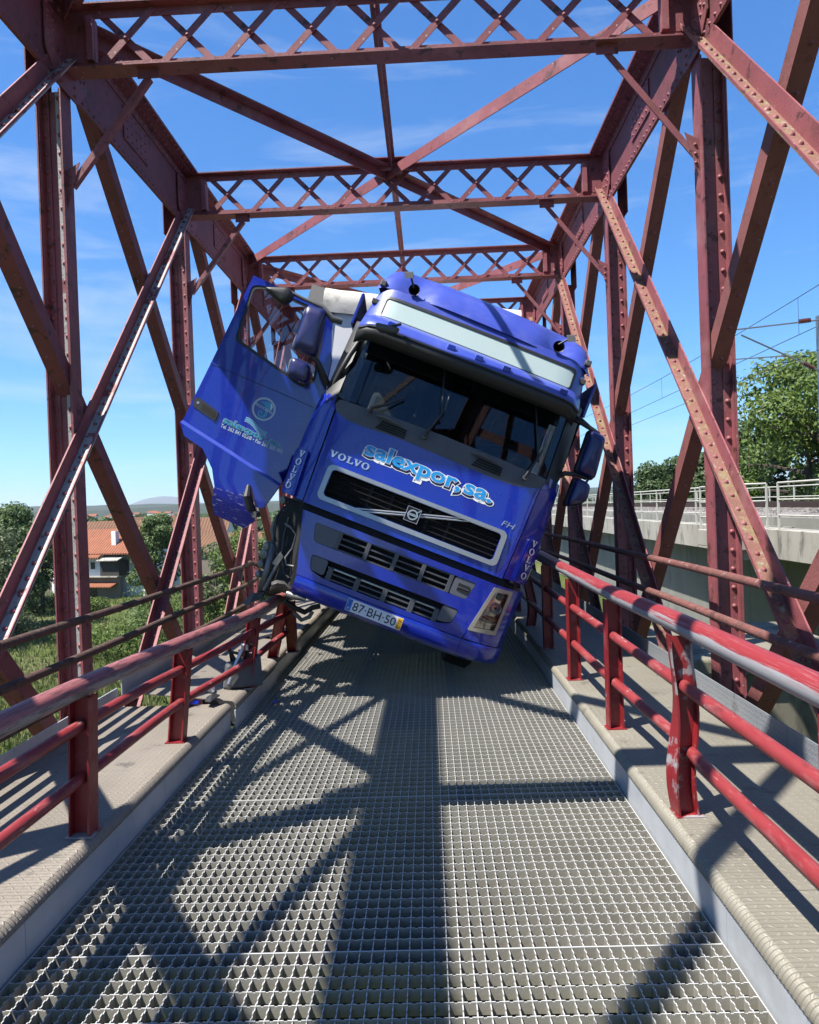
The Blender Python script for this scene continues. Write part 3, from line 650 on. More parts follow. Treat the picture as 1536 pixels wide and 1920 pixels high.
def rpoly(pts, r=.03, n=4):
    """polygon with its corners rounded"""
    P = [Vector(p) for p in pts]; out = []
    for i, p in enumerate(P):
        a, b = P[i-1]-p, P[(i+1) % len(P)]-p; q = min(r, a.length*.45, b.length*.45); a = p+a.normalized()*q; b = p+b.normalized()*q
        for j in range(n+1): t = j/n; out.append(tuple(a*(1-t)**2+p*2*t*(1-t)+b*t*t))
    return out
def inside(pt, poly):
    x, z = pt; c = False; j = len(poly)-1
    for i in range(len(poly)):
        (xi, zi), (xj, zj) = poly[i], poly[j]
        if (zi > z) != (zj > z) and x < (xj-xi)*(z-zi)/(zj-zi)+xi: c = not c
        j = i
    return c
def resample(loop, sp):
    out = []
    for i, p in enumerate(loop):
        q = loop[(i+1) % len(loop)]; d = math.hypot(q[0]-p[0], q[1]-p[1]); n = max(1, int(d/sp))
        for j in range(n): out.append((p[0]+(q[0]-p[0])*j/n, p[1]+(q[1]-p[1])*j/n))
    return out
def panel(name, outer, m_, parent, holes=(), yf=YF, off=0, depth=.03, sp=.07, smooth=40):
    """sheet over the cab face: outline and holes in (x, z), pressed onto yf, with returned edges"""
    loops = [resample(outer, sp)]+[resample(h, sp) for h in holes]
    pts, edges = [], []
    for lp in loops:
        o = len(pts); pts += lp; edges += [(o+i, o+(i+1) % len(lp)) for i in range(len(lp))]
    xs = [p[0] for p in loops[0]]; zs = [p[1] for p in loops[0]]
    def near(p):
        return any((p[0]-q[0])**2+(p[1]-q[1])**2 < (sp*.45)**2 for q in pts[:nb0])
    nb0 = len(pts); x = min(xs)+sp*.5
    while x < max(xs):
        z = min(zs)+sp*.5
        while z < max(zs):
            if inside((x, z), loops[0]) and not any(inside((x, z), h) for h in loops[1:]) and not near((x, z)): pts.append((x, z))
            z += sp
        x += sp
    vo, eo, fo, *_ = delaunay_2d_cdt([Vector(p) for p in pts], edges, [], 0, 1e-6)
    fs = []
    for f in fo:
        c = (sum(vo[i].x for i in f)/len(f), sum(vo[i].y for i in f)/len(f))
        if inside(c, loops[0]) and not any(inside(c, h) for h in loops[1:]): fs.append(tuple(f))
    m = MB(); m.add([(v.x, yf(v.x, v.y)+off, v.y) for v in vo], fs)
    if depth:
        for lp in loops:
            n = len(lp); a = [(x, yf(x, z)+off, z) for x, z in lp]; b = [(x, yf(x, z)+off+depth, z) for x, z in lp]
            m.add(a+b, [(i, (i+1) % n, n+(i+1) % n, n+i) for i in range(n)])
    me = m.mesh(name); bm = bmesh.new(); bm.from_mesh(me); bmesh.ops.remove_doubles(bm, verts=bm.verts, dist=1e-5); bmesh.ops.recalc_face_normals(bm, faces=bm.faces)
    bm.faces.ensure_lookup_table(); sm_ = sum(f.normal.y*f.calc_area() for f in bm.faces)
    if sm_ > 0: bmesh.ops.reverse_faces(bm, faces=bm.faces)
    bm.to_mesh(me); bm.free()
    return link(name, me, m_, parent, smooth=smooth)
def bar3(name, pts, r, m_, parent, n=10): return build(name, MB().tube(pts, r, n), m_, parent, smooth=60)
def P3(x, z, off=0): return Vector((x, YF(x, z)+off, z))
_fc = {}
def glyphs(txt, size, offset=0, sx=1.0, shear=0, space=1.0):
    c = bpy.data.curves.new('t', 'FONT'); c.body = txt; c.size = size; c.offset = offset; c.shear = shear; c.space_character = space; c.resolution_u = 3; c.fill_mode = 'FRONT'; c.align_x = 'LEFT'
    o = bpy.data.objects.new('t', c); COL.objects.link(o); dg = bpy.context.evaluated_depsgraph_get()
    me = bpy.data.meshes.new_from_object(o.evaluated_get(dg)); bpy.data.objects.remove(o); bpy.data.curves.remove(c)
    vs = [(v.co.x*sx, v.co.y) for v in me.vertices]; fs = [tuple(p.vertices) for p in me.polygons]; bpy.data.meshes.remove(me); return vs, fs
def letters(name, txt, x0, z0, width, height, m_, parent, yf, off, offset=0, shear=0, rot=0, dx=0, dz=0, space=1.0, fit=None, vert=None):
    """lettering laid on a surface; fitted into width x height with its lower left at (x0, z0)"""
    vs, fs = glyphs(txt, 1, offset, 1, shear, space); base = fit or vs
    mx0, mx1 = min(v[0] for v in base), max(v[0] for v in base); mz0, mz1 = 0, max(v[1] for v in base)
    kx, kz = width/(mx1-mx0), height/(.7 if fit else mz1-mz0); c, s = math.cos(rot), math.sin(rot); out = []
    for x, z in vs:
        a, b = (x-mx0)*kx, (z-mz0)*kz; xx, zz = x0+dx+a*c-b*s, z0+dz+a*s+b*c; out.append((xx, yf(xx, zz)+off, zz))
    me = MB().add(out, fs).mesh(name); o = link(name, me, m_, parent)
    if me.polygons and sum(p.normal.y*p.area for p in me.polygons) > 0: me.flip_normals()
    return o
def serif_letter(ch):
    """slab-serif capitals V, O, L as outlines (x 0..1, z 0..1) with holes"""
    if ch == 'V': return [[(-.05, 1), (.46, 1), (.46, .9), (.37, .9), (.56, .38), (.74, .9), (.64, .9), (.64, 1), (1.05, 1), (1.05, .9), (.93, .9), (.60, 0), (.42, 0), (.06, .9), (-.05, .9)]], []
    if ch == 'L': return [[(.0, 1), (.5, 1), (.5, .9), (.38, .9), (.38, .13), (.72, .13), (.80, .36), (.92, .36), (.90, 0), (.0, 0), (.0, .1), (.12, .1), (.12, .9), (.0, .9)]], []
    a = [(.5+.54*math.cos(t*math.pi/12), .5+.53*math.sin(t*math.pi/12)) for t in range(24)]
    b = [(.5+.27*math.cos(t*math.pi/12), .5+.40*math.sin(t*math.pi/12)) for t in range(24)]
    return [a], [b]
def volvo(name, x0, z0, w_, h_, gap, m_, parent, yf, off, vertical=False, slant=0):
    m = MB()
    for i, ch in enumerate('VOLVO'):
        o, hl = serif_letter(ch); loops = o+hl; pts, ed = [], []
        for lp in loops: b = len(pts); pts += lp; ed += [(b+j, b+(j+1) % len(lp)) for j in range(len(lp))]
        vo, eo, fo, *_ = delaunay_2d_cdt([Vector(p) for p in pts], ed, [], 0, 1e-6); fs = []
        for f in fo:
            c = (sum(vo[j].x for j in f)/len(f), sum(vo[j].y for j in f)/len(f))
            if inside(c, o[0]) and not any(inside(c, q) for q in hl): fs.append(tuple(f))
        def at(v):
            if vertical: x, z = x0+slant*i+v.x*w_, z0-i*(h_+gap)+v.y*h_
            else: x, z = x0+(0, 1.0, 2.03, 2.83, 3.8)[i]*(w_+gap)*1.04+v.x*w_, z0+v.y*h_
            return (x, yf(x, z)+off, z)
        a = [at(v) for v in vo]; b = [(p[0], p[1]+.006, p[2]) for p in a]; m.add(a, fs)
    me = m.mesh(name); o = link(name, me, m_, parent)
    if sum(p.normal.y*p.area for p in me.polygons) > 0: me.flip_normals()
    return o

# ---- cab shell behind the visible face
m = MB(); m.box(-1.0, 1.0, .28, .30, .75, 2.05); m.box(-.98, .98, .30, 2.2, 1.10, 1.16); m.box(-1.16, 1.16, 2.2, 2.24, 1.16, 3.3); m.box(-1.1, 1.1, .5, 2.2, 3.22, 3.26)
build('cab_bulkhead', m, 'cab_inside', truck)
m = MB(); m.box(1.205, 1.235, .62, 2.24, 1.2, 2.25); m.box(1.205, 1.235, 1.5, 2.24, 2.25, 3.3); m.box(1.205, 1.235, .62, 1.5, 2.95, 3.3)
build('cab_side', m, 'truck_blue', truck, bevel=.008)
build('side_window', MB().box(1.212, 1.218, .62, 1.5, 2.25, 2.95), 'door_glass', truck)
m = MB(); m.box(-1.235, -1.205, 1.5, 2.24, 1.2, 3.3); m.box(-1.235, -1.205, .62, 1.5, 2.98, 3.3); build('cab_side', m, 'truck_blue', truck, bevel=.008)
for s in (-1, 1): build('shade_fairing', MB().box(s*1.215-.012, s*1.215+.012, 2.245, 2.9, .95, 3.45), 'truck_blue', truck, bevel=.005)  # fairings added to keep sun out of the gap behind the cab
# ---- hood panel with the grille opening
top = [(1.0, 2.082), (.90, 2.055), (.78, 2.022), (.52, 2.012), (0, 2.028), (-.4, 2.04), (-.7, 2.022), (-.864, 2.026), (-.99, 2.07)]
hood = panel('hood_panel', [(-.955, 1.195), (.955, 1.195)]+top, 'truck_blue', truck, holes=[rr(-.81, 1.315, .81, 1.562, .03)], depth=.05)
gf = panel('grille_frame', rr(-.862, 1.27, .862, 1.604, .055), 'chrome_grey', truck, holes=[rr(-.815, 1.312, .815, 1.566, .04)], off=-.02, depth=.05, sp=.08)
build('frame_trim', MB().grid([[P3(x, z, -.021+o_) for x in [-.8+.1*i for i in range(17)]] for z, o_ in ((1.571, 0), (1.566, .03))]), 'black_plastic', gf)
panel('grille_back', rr(-.83, 1.30, .83, 1.575, .03), 'dark_cavity', truck, off=.055, depth=0, sp=.15)
for i, z in enumerate((1.355, 1.405, 1.455, 1.505, 1.545)):
    m = MB(); rows = []
    for x in [-.81+.09*j for j in range(19)]:
        y = YF(x, z); rows.append([(x, y+.012, z-.008), (x, y+.006, z-.002), (x, y+.03, z+.008), (x, y+.05, z+.006), (x, y+.012, z-.008)])
    build('grille_slat', m.grid(rows), 'grille_black', truck, recalc=True)
for x in (-.42, -.22, -.06, .14, .34): build('grille_rib', MB().box(x-.012, x+.012, YF(x, 1.4)+.034, YF(x, 1.4)+.052, 1.315, 1.562), 'grille_black', truck)
# emblem and the slanting bar
bar_ = MB()
for dz in (-.011, .011):
    p, q = P3(-.49, 1.298+dz, -.004), P3(.49, 1.578+dz, -.004)
    bar_.tube([p, P3(0, 1.438+dz, -.012), q], .0085, 8)
build('grille_bar', bar_, 'silver', truck, smooth=60)
ybadge = lambda x, z: YF(0, 1.44)-.03
em_ = panel('emblem', rr(-.064, 1.372, .064, 1.502, .004, 2), 'grille_black', truck, yf=ybadge, depth=.04, sp=.2)
m = MB(); e_ = .063
for a, b in ((((-e_, 1.373)), (e_, 1.373)), ((e_, 1.373), (e_, 1.501)), ((e_, 1.501), (-e_, 1.501)), ((-e_, 1.501), (-e_, 1.373))):
    m.tube([(a[0], ybadge(0, 0)-.001, a[1]), (b[0], ybadge(0, 0)-.001, b[1])], .003, 6)
m.lathe([(.034, .001), (.036, -.005), (.046, -.005), (.048, .001)], (0, ybadge(0, 0), 1.437), (0, 1, 0), 28)
m.beam((.030, ybadge(0, 0)-.003, 1.467), (.056, ybadge(0, 0)-.003, 1.493), (0, 1, 0), (-.003, .003), (-.004, .004))
m.box(-.05, .05, ybadge(0, 0)-.006, ybadge(0, 0)-.001, 1.427, 1.447)
build('emblem_ring', m, 'silver', em_, recalc=True)
letters('emblem_lettering', 'VOLVO', -.042, 1.4305, .084, .013, 'letter_black', em_, ybadge, -.0068)
volvo('maker_lettering', -.893, 1.664, .068, .06, .0095, 'silver', truck, YF, -.006)
letters('model_badge', 'FH', .775, 1.642, .125, .05, 'silver', truck, YF, -.005, shear=.2)
T1, T2 = 'salexpor,', 'sa.'; base = {t_: glyphs(t_, 1, .0, 1)[0] for t_ in (T1, T2)}
for m_, of, off, dx, dz in (('letter_white', .115, -.0035, .008, -.014), ('letter_navy', .075, -.0048, .008, -.014), ('letter_white', .052, -.0061, 0, 0), ('letter_cyan', .026, -.0074, 0, 0)):
    for t_, x_, w_ in ((T1, -.60, .905), (T2, .355, .255)): letters('company_lettering', t_, x_, 1.796, w_, .13, m_, truck, YF, off, of, dx=dx, dz=dz, fit=base[t_])
# ---- cab corners and the air deflectors with the vertical lettering
for s in (-1, 1):
    panel('corner_panel', [(s*x, z) for x, z in ((.965, 1.205), (1.19, 1.21), (1.21, 1.7), (1.19, 2.2), (1.06, 2.22), (1.008, 2.09))], 'truck_blue', truck, depth=.05, sp=.05)
    d = panel('air_deflector', rpoly([(s*x, z) for x, z in ((1.055, 1.21), (1.20, 1.215), (1.225, 1.62), (1.17, 1.66), (1.085, 1.63))], .02), 'truck_blue', truck, off=-.035, depth=.05, sp=.05)
    volvo('maker_lettering', 1.105 if s > 0 else -1.165, 1.565, .056, .06, .0165, 'letter_white', d, YF, -.043, True, .002*s)
# ---- bumper
bump = panel('bumper', [(-.772, .575), (.802, .575), (.93, 1.128), (-.928, 1.132)], 'truck_blue', truck, depth=.07,
             holes=[rpoly([(-.735, .90), (.715, .905), (.755, 1.075), (-.785, 1.068)], .035), rpoly([(-.675, .655), (-.53, .622), (.53, .622), (.665, .66), (.69, .80), (-.71, .792)], .035)])
panel('bumper_back', [(-.80, .45), (.82, .45), (.93, 1.19), (-.93, 1.19)], 'dark_cavity', truck, off=.09, depth=0, sp=.15)
panel('gap_strip', [(-.95, 1.125), (1.0, 1.125), (1.0, 1.2), (-.95, 1.2)], 'dark_cavity', truck, off=.045, depth=0, sp=.12)
panel('intake_cap', rpoly([(-.735, .902), (-.54, .904), (-.54, 1.07), (-.783, 1.066)], .03), 'cap_grey', truck, off=.006, depth=.04)
cap = panel('intake_cap', rpoly([(.545, .907), (.713, .907), (.752, 1.073), (.56, 1.075)], .03), 'cap_grey', truck, off=.006, depth=.04)
build('cap_slot', MB().obox(P3(.655, .99, .001), (1, 0, 0), (0, 1, 0), (0, 0, 1), (-.052, .052), (0, .01), (-.034, .034)), 'dark_cavity', cap)
build('cap_slot_bar', MB().obox(P3(.655, .99, -.003), (1, 0, 0), (0, 1, 0), (0, 0, 1), (-.052, .052), (0, .01), (-.006, .006)), 'slat_grey', cap)
panel('intake_cap', rpoly([(-.675, .66), (-.545, .645), (-.545, .788), (-.705, .786)], .03), 'cap_grey', truck, off=.006, depth=.04)
panel('intake_cap', rpoly([(.53, .64), (.662, .665), (.686, .794), (.545, .796)], .03), 'cap_grey', truck, off=.006, depth=.04)
for x in (-.53, -.262, .0, .262, .525): build('intake_post', MB().box(x-.019, x+.019, YF(x, 1)+.002, YF(x, 1)+.05, .905, 1.072), 'slat_grey', truck, bevel=.003)
for z in (1.066, 1.015, .962, .911): build('intake_slat', MB().grid([[(x, YF(x, z)+.008+a, z+b) for a, b in ((.0, -.007), (0, .004), (.035, .009), (.035, -.002), (0, -.007))] for x in [-.52+.104*i for i in range(11)]]), 'slat_grey', truck, recalc=True)
for z in (.735, .69, .64): build('lower_slat', MB().grid([[(x, YF(x, z)+.03+a, z+b-.0*x) for a, b in ((.0, -.009), (0, .004), (.035, .008), (.035, -.004), (0, -.009))] for x in [-.53+.106*i for i in range(11)]]), 'chrome_grey' if z > .7 else 'slat_grey', truck, recalc=True)
for x in (-.5, -.24, .02, .28, .51): build('lower_post', MB().box(x-.024, x+.024, YF(x, .7)+.02, YF(x, .7)+.06, .58, .74), 'slat_grey', truck, bevel=.003)
# lip below, tucked under
def lip(name, x0, x1, n, parent=truck):
    rows = []
    for i in range(n+1):
        x = x0+(x1-x0)*i/n
        up_ = .03*max(0, (abs(x)-.85)/.3)
        rows.append([(x, YF(x, .5)+a, z+(up_ if z < .5 else up_*.7)) for a, z in ((.03, .572), (-.012, .569), (-.02, .555), (-.015, .47), (.005, .425), (.05, .398), (.16, .39))])
    return build(name, MB().grid(rows), 'truck_blue', parent, smooth=50, recalc=True)
lip('bumper_lip', -.765, .80, 22); lip('bumper_lip', .804, 1.2, 14)
# plate
yp = lambda x, z: YF(0, .5)-.045+(.56-z)*.0
pl = panel('number_plate', rr(-.26, .445, .26, .555, .006, 2), 'letter_white', truck, yf=yp, depth=.012, sp=.3)
panel('country_band', rr(-.257, .449, -.214, .551, .003, 1), 'plate_blue', pl, yf=yp, off=-.0015, depth=0, sp=.2)
panel('date_band', rr(.212, .449, .257, .551, .003, 1), 'plate_yellow', pl, yf=yp, off=-.0015, depth=0, sp=.2)
letters('plate_number', '87·BH·50', -.20, .463, .40, .075, 'letter_black', pl, yp, -.0018, .004)
letters('country_letter', 'P', -.243, .459, .016, .02, 'letter_white', pl, yp, -.003)
letters('plate_date', '06', .219, .512, .032, .026, 'letter_black', pl, yp, -.003); letters('plate_date', '03', .219, .458, .032, .026, 'letter_black', pl, yp, -.003)
build('plate_date_bar', MB().box(.218, .251, yp(0, 0)-.0032, yp(0, 0)-.002, .5, .503), 'letter_black', pl)
# right bumper corner with the headlight, the left one is torn away
lens = [(.862, .699), (1.058, .728), (1.066, 1.084), (.939, 1.066)]; bez = [(.822, .662), (1.086, .697), (1.098, 1.118), (.914, 1.1)]
panel('bumper_corner', [(.808, .578), (1.185, .60), (1.215, 1.14), (.936, 1.128)], 'truck_blue', truck, holes=[rpoly([(.84, .675), (1.08, .71), (1.09, 1.105), (.92, 1.09)], .01)], depth=.06, sp=.045)
hl_ = panel('headlight', rpoly(bez, .012), 'lamp_bezel', truck, holes=[rpoly(lens, .012)], off=-.012, depth=.05, sp=.05)
panel('lamp_bowl', rpoly(lens, .01), 'lamp_chrome', hl_, off=.035, depth=0, sp=.04)
panel('lamp_glass', rpoly(lens, .01), 'lamp_glass', hl_, off=-.004, depth=.01, sp=.04)
for (x, z, r) in ((1.0, .925, .052), (1.0, 1.035, .035)):
    build('lamp_reflector', MB().lathe([(r, -.006), (r*.95, -.012), (r*.72, .0), (r*.3, .012), (0, .014)], P3(x, z, .022), (0, 1, 0), 24), 'silver' if r > .04 else 'lamp_chrome', hl_, smooth=50)
    build('lamp_bulb', MB().lathe([(0, -.004), (r*.22, -.002), (r*.25, .01)], P3(x, z, .022), (0, 1, 0), 12), 'black_plastic', hl_, smooth=50)
panel('turn_signal', [(.905, .805), (1.055, .80), (1.057, .85), (.95, .84)], 'lamp_amber', hl_, off=.022, depth=.005, sp=.05)
panel('lamp_divider', [(.885, .776), (1.056, .786), (1.056, .797), (.89, .79)], 'lamp_bezel', hl_, off=.008, depth=.02, sp=.05)
# ---- cowl under the windscreen
cowl = panel('cowl', top+[(-1.02, 2.13), (-1.0, 2.185), (-.6, 2.205), (0, 2.215), (.6, 2.205), (1.03, 2.19), (1.05, 2.12)], 'cowl_plastic', truck, off=.005, depth=.04, sp=.05)
for x0 in (-.62, .31):
    for i in range(4): build('cowl_vent', MB().obox(P3(x0+.16, 2.062+.022*i, -.004), (1, 0, 0), (0, 1, 0), (0, 0, 1), (-.14+.012*i, .14), (0, .012), (-.007, .007)), 'dark_cavity', cowl)
    build('wash_nozzle', MB().tube([P3(x0-.01, 2.165, -.02), P3(x0+.08, 2.172, -.05), P3(x0+.26, 2.15, -.03)], [.014, .024, .012], 10), 'cowl_plastic', cowl, smooth=60)
# ---- windscreen, pillars, header
wo_ = rpoly([(-1.04, 2.20), (0, 2.215), (1.05, 2.20), (1.06, 2.9), (0, 2.95), (-1.05, 2.9)], .06)
panel('windscreen', wo_, 'windscreen_glass', truck, off=.012, depth=0, sp=.09)
for s in (-1, 1): panel('windscreen_pillar', [(s*x, z) for x, z in ((1.03, 2.15), (1.11, 2.12), (1.17, 2.25), (1.17, 3.0), (1.05, 3.0), (1.035, 2.3))], 'black_plastic', truck, off=.0, depth=.12, sp=.06)
panel('roof_header', [(-1.08, 2.88), (1.09, 2.88), (1.08, 3.06), (-1.07, 3.06)], 'black_plastic', truck, off=.004, depth=.05, sp=.08)
# wipers: arm, blade
for (bx, bz, ex, ez, tx, tz) in ((-.158, 2.134, -.069, 2.44, -.217, 2.86), (.825, 2.123, .901, 2.426, .70, 2.85), (-.70, 2.16, -.45, 2.42, -.30, 2.72)):
    wp = bar3('wiper', [P3(bx, bz, -.03), P3(bx+.01, bz+.05, -.06), P3((bx+ex)/2, (bz+ez)/2, -.05), P3(ex, ez, -.035)], [.022, .017, .011, .008], 'black_plastic', truck)
    if bx > -.5:
        mid = ((ex+tx)/2, (ez+tz)/2)
        m = MB(); m.beam(P3(ex-.0, ez-.12, -.012), P3(tx, tz, -.012), (0, 1, 0), (-.012, .004), (-.007, .007)); build('wiper_blade', m, 'black_plastic', wp)
        bar3('blade_arm', [P3(ex, ez, -.035), P3(ex-.01, ez+.16, -.03)], .007, 'cowl_plastic', wp)
        build('wiper_pivot', MB().lathe([(0, -.03), (.022, -.028), (.026, 0), (.026, .02)], P3(bx, bz, -.02), (0, 1, 0), 14), 'cowl_plastic', wp, smooth=50)
# ---- inside the cab
m = MB(); m.box(-1.0, 1.0, .30, .85, 1.85, 2.12); m.box(.25, .95, .45, .9, 2.1, 2.22); build('dashboard', m, 'dash_grey', truck, bevel=.03)
bar3('steering_wheel', [Vector((.62+.23*math.cos(a), .92+.12*math.sin(a), 2.25+.19*math.sin(a))) for a in [i*math.pi/12 for i in range(25)]], .016, 'black_plastic', truck)
for x in (-.62, .62):
    m = MB(); m.box(x-.26, x+.26, 1.15, 1.65, 1.75, 1.92); m.box(x-.25, x+.25, 1.55, 1.72, 1.9, 2.6); m.box(x-.15, x+.15, 1.56, 1.68, 2.62, 2.82); build('seat', m, 'seat_grey', truck, bevel=.05)
build('rear_curtain', MB().grid([[(x, 1.95+.03*math.sin(x*40), z) for x in [-1.0+.05*i for i in range(41)]] for z in (2.1, 3.1)]), 'seat_grey', truck, smooth=60)
build('inside_mirror', MB().box(-.81, -.58, .60, .64, 2.50, 2.62), 'black_plastic', truck, bevel=.02)
build('centre_console', MB().box(-.24, .2, .6, .95, 1.7, 2.13), 'dash_grey', truck, bevel=.03)
for x0, x1 in ((-1.0, -.1), (.1, 1.0)): build('roof_blind', MB().box(x0, x1, .48, .52, 2.74, 3.0), 'black_plastic', truck, bevel=.01)
# ---- sun visor
def strip(name, prof, x0, x1, m_, n=26, curve=1.0, parent=truck, smooth=50):
    rows = []
    for i in range(n+1):
        x = x0+(x1-x0)*i/n; c = (YF(x, 1)-YF(0, 1))*curve
        rows.append([(x, a+c, z-.10*max(0, (abs(x)-.93)/.15)**2*(.25 if z > 3 else .5)) for a, z in prof])
    o = build(name, MB().grid(rows), m_, parent, smooth=smooth, recalc=True); sd = o.modifiers.new('t', 'SOLIDIFY'); sd.thickness = .006; return o
vis = strip('sun_visor', [(.385, 3.105), (.30, 3.08), (.20, 3.035), (.11, 2.98), (.078, 2.94), (.075, 2.915)], -1.085, 1.075, 'truck_blue_sunlit')
strip('visor_shade', [(.078, 2.914), (.10, 2.85), (.14, 2.785)], -1.085, 1.075, 'black_plastic')
build('visor_edge', MB().grid([[(x, .074+(YF(x, 1)-YF(0, 1))+a, 2.915-.10*max(0, (abs(x)-.93)/.15)**2*.5+b) for a, b in ((-.006, .006), (-.006, -.006), (.004, -.006))] for x in [-1.08+.083*i for i in range(27)]]), 'black_plastic', truck)
for x in (-.80, -.22, .05, .32, .88): build('marker_lamp', MB().box(x-.037, x+.037, YF(x, 1)-YF(0, 1)+.085, YF(x, 1)-YF(0, 1)+.14, 2.955, 3.008), 'truck_blue', truck, bevel=.008)
# ---- lit sign box over the visor and the roof front
YS = lambda x, z: .355+(z-3.05)*.28+.03*x*x+(.30*(1-math.sqrt(max(0, 1-(min(1, max(0, (abs(x)-.86)/.3)))**2*.98))))
panel('roof_front', rpoly([(-1.13, 3.04), (1.12, 3.04), (1.08, 3.33), (.95, 3.40), (-.95, 3.405), (-1.07, 3.34)], .05), 'truck_blue_sunlit', truck, yf=YS, holes=[rr(-.985, 3.09, .975, 3.315, .04)], depth=.06, sp=.07)
panel('sign_gasket', rr(-.992, 3.083, .982, 3.322, .045), 'black_plastic', truck, yf=YS, off=-.006, depth=.02, holes=[rr(-.966, 3.106, .958, 3.296, .03)], sp=.08)
panel('sign_box', rr(-.972, 3.10, .964, 3.302, .03), 'lightbox', truck, yf=YS, off=.004, depth=0, sp=.1)
# ---- roof fairing
rows = []
for i in range(33):
    x = -1.12+2.24*i/32; e = max(0, 1-abs(x/1.125)**16)**.42; row = []
    for (y, z) in ((.42, 3.385), (.46, 3.47), (.55, 3.585), (.68, 3.675), (.85, 3.735), (1.1, 3.775), (1.5, 3.79), (1.9, 3.77), (2.15, 3.70), (2.24, 3.3)):
        dip = .07*math.exp(-((y-.55)/.2)**2)*(math.exp(-((abs(x)-.74)/.13)**2))
        row.append((x, y+.10*(x/1.1)**2+dip*1.5, 3.3+(z-3.3)*e-dip*.5-.02*x))
    rows.append(row)
build('roof_fairing', MB().grid(rows), 'truck_blue_sunlit', truck, smooth=60, recalc=True)
for x, tl in ((-.755, -.12), (.728, .1)):
    h_ = build('air_horn', MB().lathe([(.012, .34), (.016, .2), (.03, .09), (.046, .02), (.056, -.0), (.050, .004), (.03, .08), (.008, .2)], (x, .44, 3.455), (0, 1, .08), 20), 'black_plastic', truck, smooth=60)
    bar3('horn_stem', [(x-.01, .44, 3.47), (x+tl*.55, .42, 3.545)], .010, 'black_plastic', h_)
    build('horn_plate', MB().obox((x+tl*.8, .42, 3.565), (.8, .3, .45), (0, 1, .9), (-.45, .3, .8), (-.045, .045), (-.006, .006), (-.035, .035)), 'cowl_plastic', h_)
for s in (-1, 1): build('roof_lamp', MB().box(s*1.06-.03, s*1.06+.03, .50, .56, 3.40, 3.46), 'cowl_plastic', truck, bevel=.01)
# ---- right side mirrors
def housing(name, quad, y, thick, m_, parent):
    c = Vector((sum(p[0] for p in quad)/4, sum(p[1] for p in quad)/4)); lp = rpoly(quad, .05, 5); rows = []
    for k, (sc, dy) in enumerate(((.02, -thick*.5), (.6, -thick*.49), (.88, -thick*.40), (1.0, -thick*.1), (1.0, thick*.35), (.93, thick*.5), (.02, thick*.5))):
        rows.append([(c.x+(p[0]-c.x)*sc, y+dy, c.y+(p[1]-c.y)*sc) for p in lp+lp[:1]])
    return build(name, MB().grid(rows), m_, parent, smooth=60, recalc=True)
for q in ([(1.27, 2.79), (1.425, 2.775), (1.468, 2.36), (1.285, 2.375)], [(1.30, 2.325), (1.45, 2.31), (1.472, 2.14), (1.305, 2.035)]):
    hm = housing('mirror_housing', q, .30, .16, 'mirror_blue', truck); hm2 = housing('mirror_frame', [(x_+(.0 if i_ in (1, 2) else -.02), z_+(.012 if i_ < 2 else -.012)) for i_, (x_, z_) in enumerate(q)], .345, .10, 'black_plastic', hm)
bar3('mirror_arm', [(1.10, .42, 2.86), (1.16, .34, 2.84), (1.25, .32, 2.81), (1.36, .32, 2.785)], [.035, .034, .024, .02], 'black_plastic', truck)
bar3('mirror_arm', [(1.14, .40, 2.27), (1.2, .35, 2.33), (1.3, .34, 2.355), (1.40, .33, 2.355)], [.03, .024, .02, .02], 'black_plastic', truck)
bar3('mirror_link', [(1.42, .33, 2.36), (1.41, .33, 2.31)], .012, 'black_plastic', truck)
hm = housing('kerb_mirror', [(-.93, 2.915), (-.70, 2.945), (-.72, 2.885), (-.90, 2.86)], -.02, .07, 'cowl_plastic', truck)
bar3('mirror_arm', [(-.80, -.0, 2.93), (-.72, .05, 3.0)], .014, 'black_plastic', hm)
# ---- door, swung wide open; its outside faces the front of the truck
YD = lambda x, z: .45+.03*((x+1.75)/.6)**2-.02*max(0, (1.5-z))
crease = [(-2.355, 1.49), (-1.9, 1.40), (-1.5, 1.315), (-1.262, 1.262)]
dout = [(-2.235, 3.03), (-2.262, 2.70), (-2.305, 2.11)]+crease+[(-1.213, 1.66), (-1.187, 1.95), (-1.20, 2.25), (-1.25, 2.55), (-1.37, 2.88), (-1.45, 2.965), (-1.75, 3.0)]
dwin = rpoly([(-2.10, 2.975), (-2.215, 2.94), (-2.175, 2.385), (-1.40, 2.195), (-1.315, 2.30), (-1.43, 2.86), (-1.53, 2.945)], .05, 5)
door = panel('door', dout, 'truck_blue', truck, yf=YD, holes=[dwin], depth=.05, sp=.07)
panel('door_liner', [(p[0]*.999-.0018, p[1]) for p in dout], 'seat_grey', door, yf=YD, off=.052, holes=[dwin], depth=.012, sp=.12)
dw2 = rpoly([(-2.06, 2.95), (-2.185, 2.915), (-2.145, 2.41), (-1.405, 2.225), (-1.345, 2.31), (-1.455, 2.845), (-1.54, 2.92)], .05, 5)
panel('window_seal', dwin, 'black_plastic', door, yf=YD, off=.006, holes=[dw2], depth=.02, sp=.09)
panel('window_pane', dw2, 'door_glass', door, yf=YD, off=.016, depth=0, sp=.2)
YSK = lambda x, z: YD(x, z)-.055+.07*max(0, (1.05-z))
build('door_ledge', MB().grid([[(x, YD(x, z)+.002, z+.012) for x, z in crease], [(x, YSK(x, z-.02), z-.02) for x, z in crease]]), 'truck_blue_sunlit', door, smooth=60)
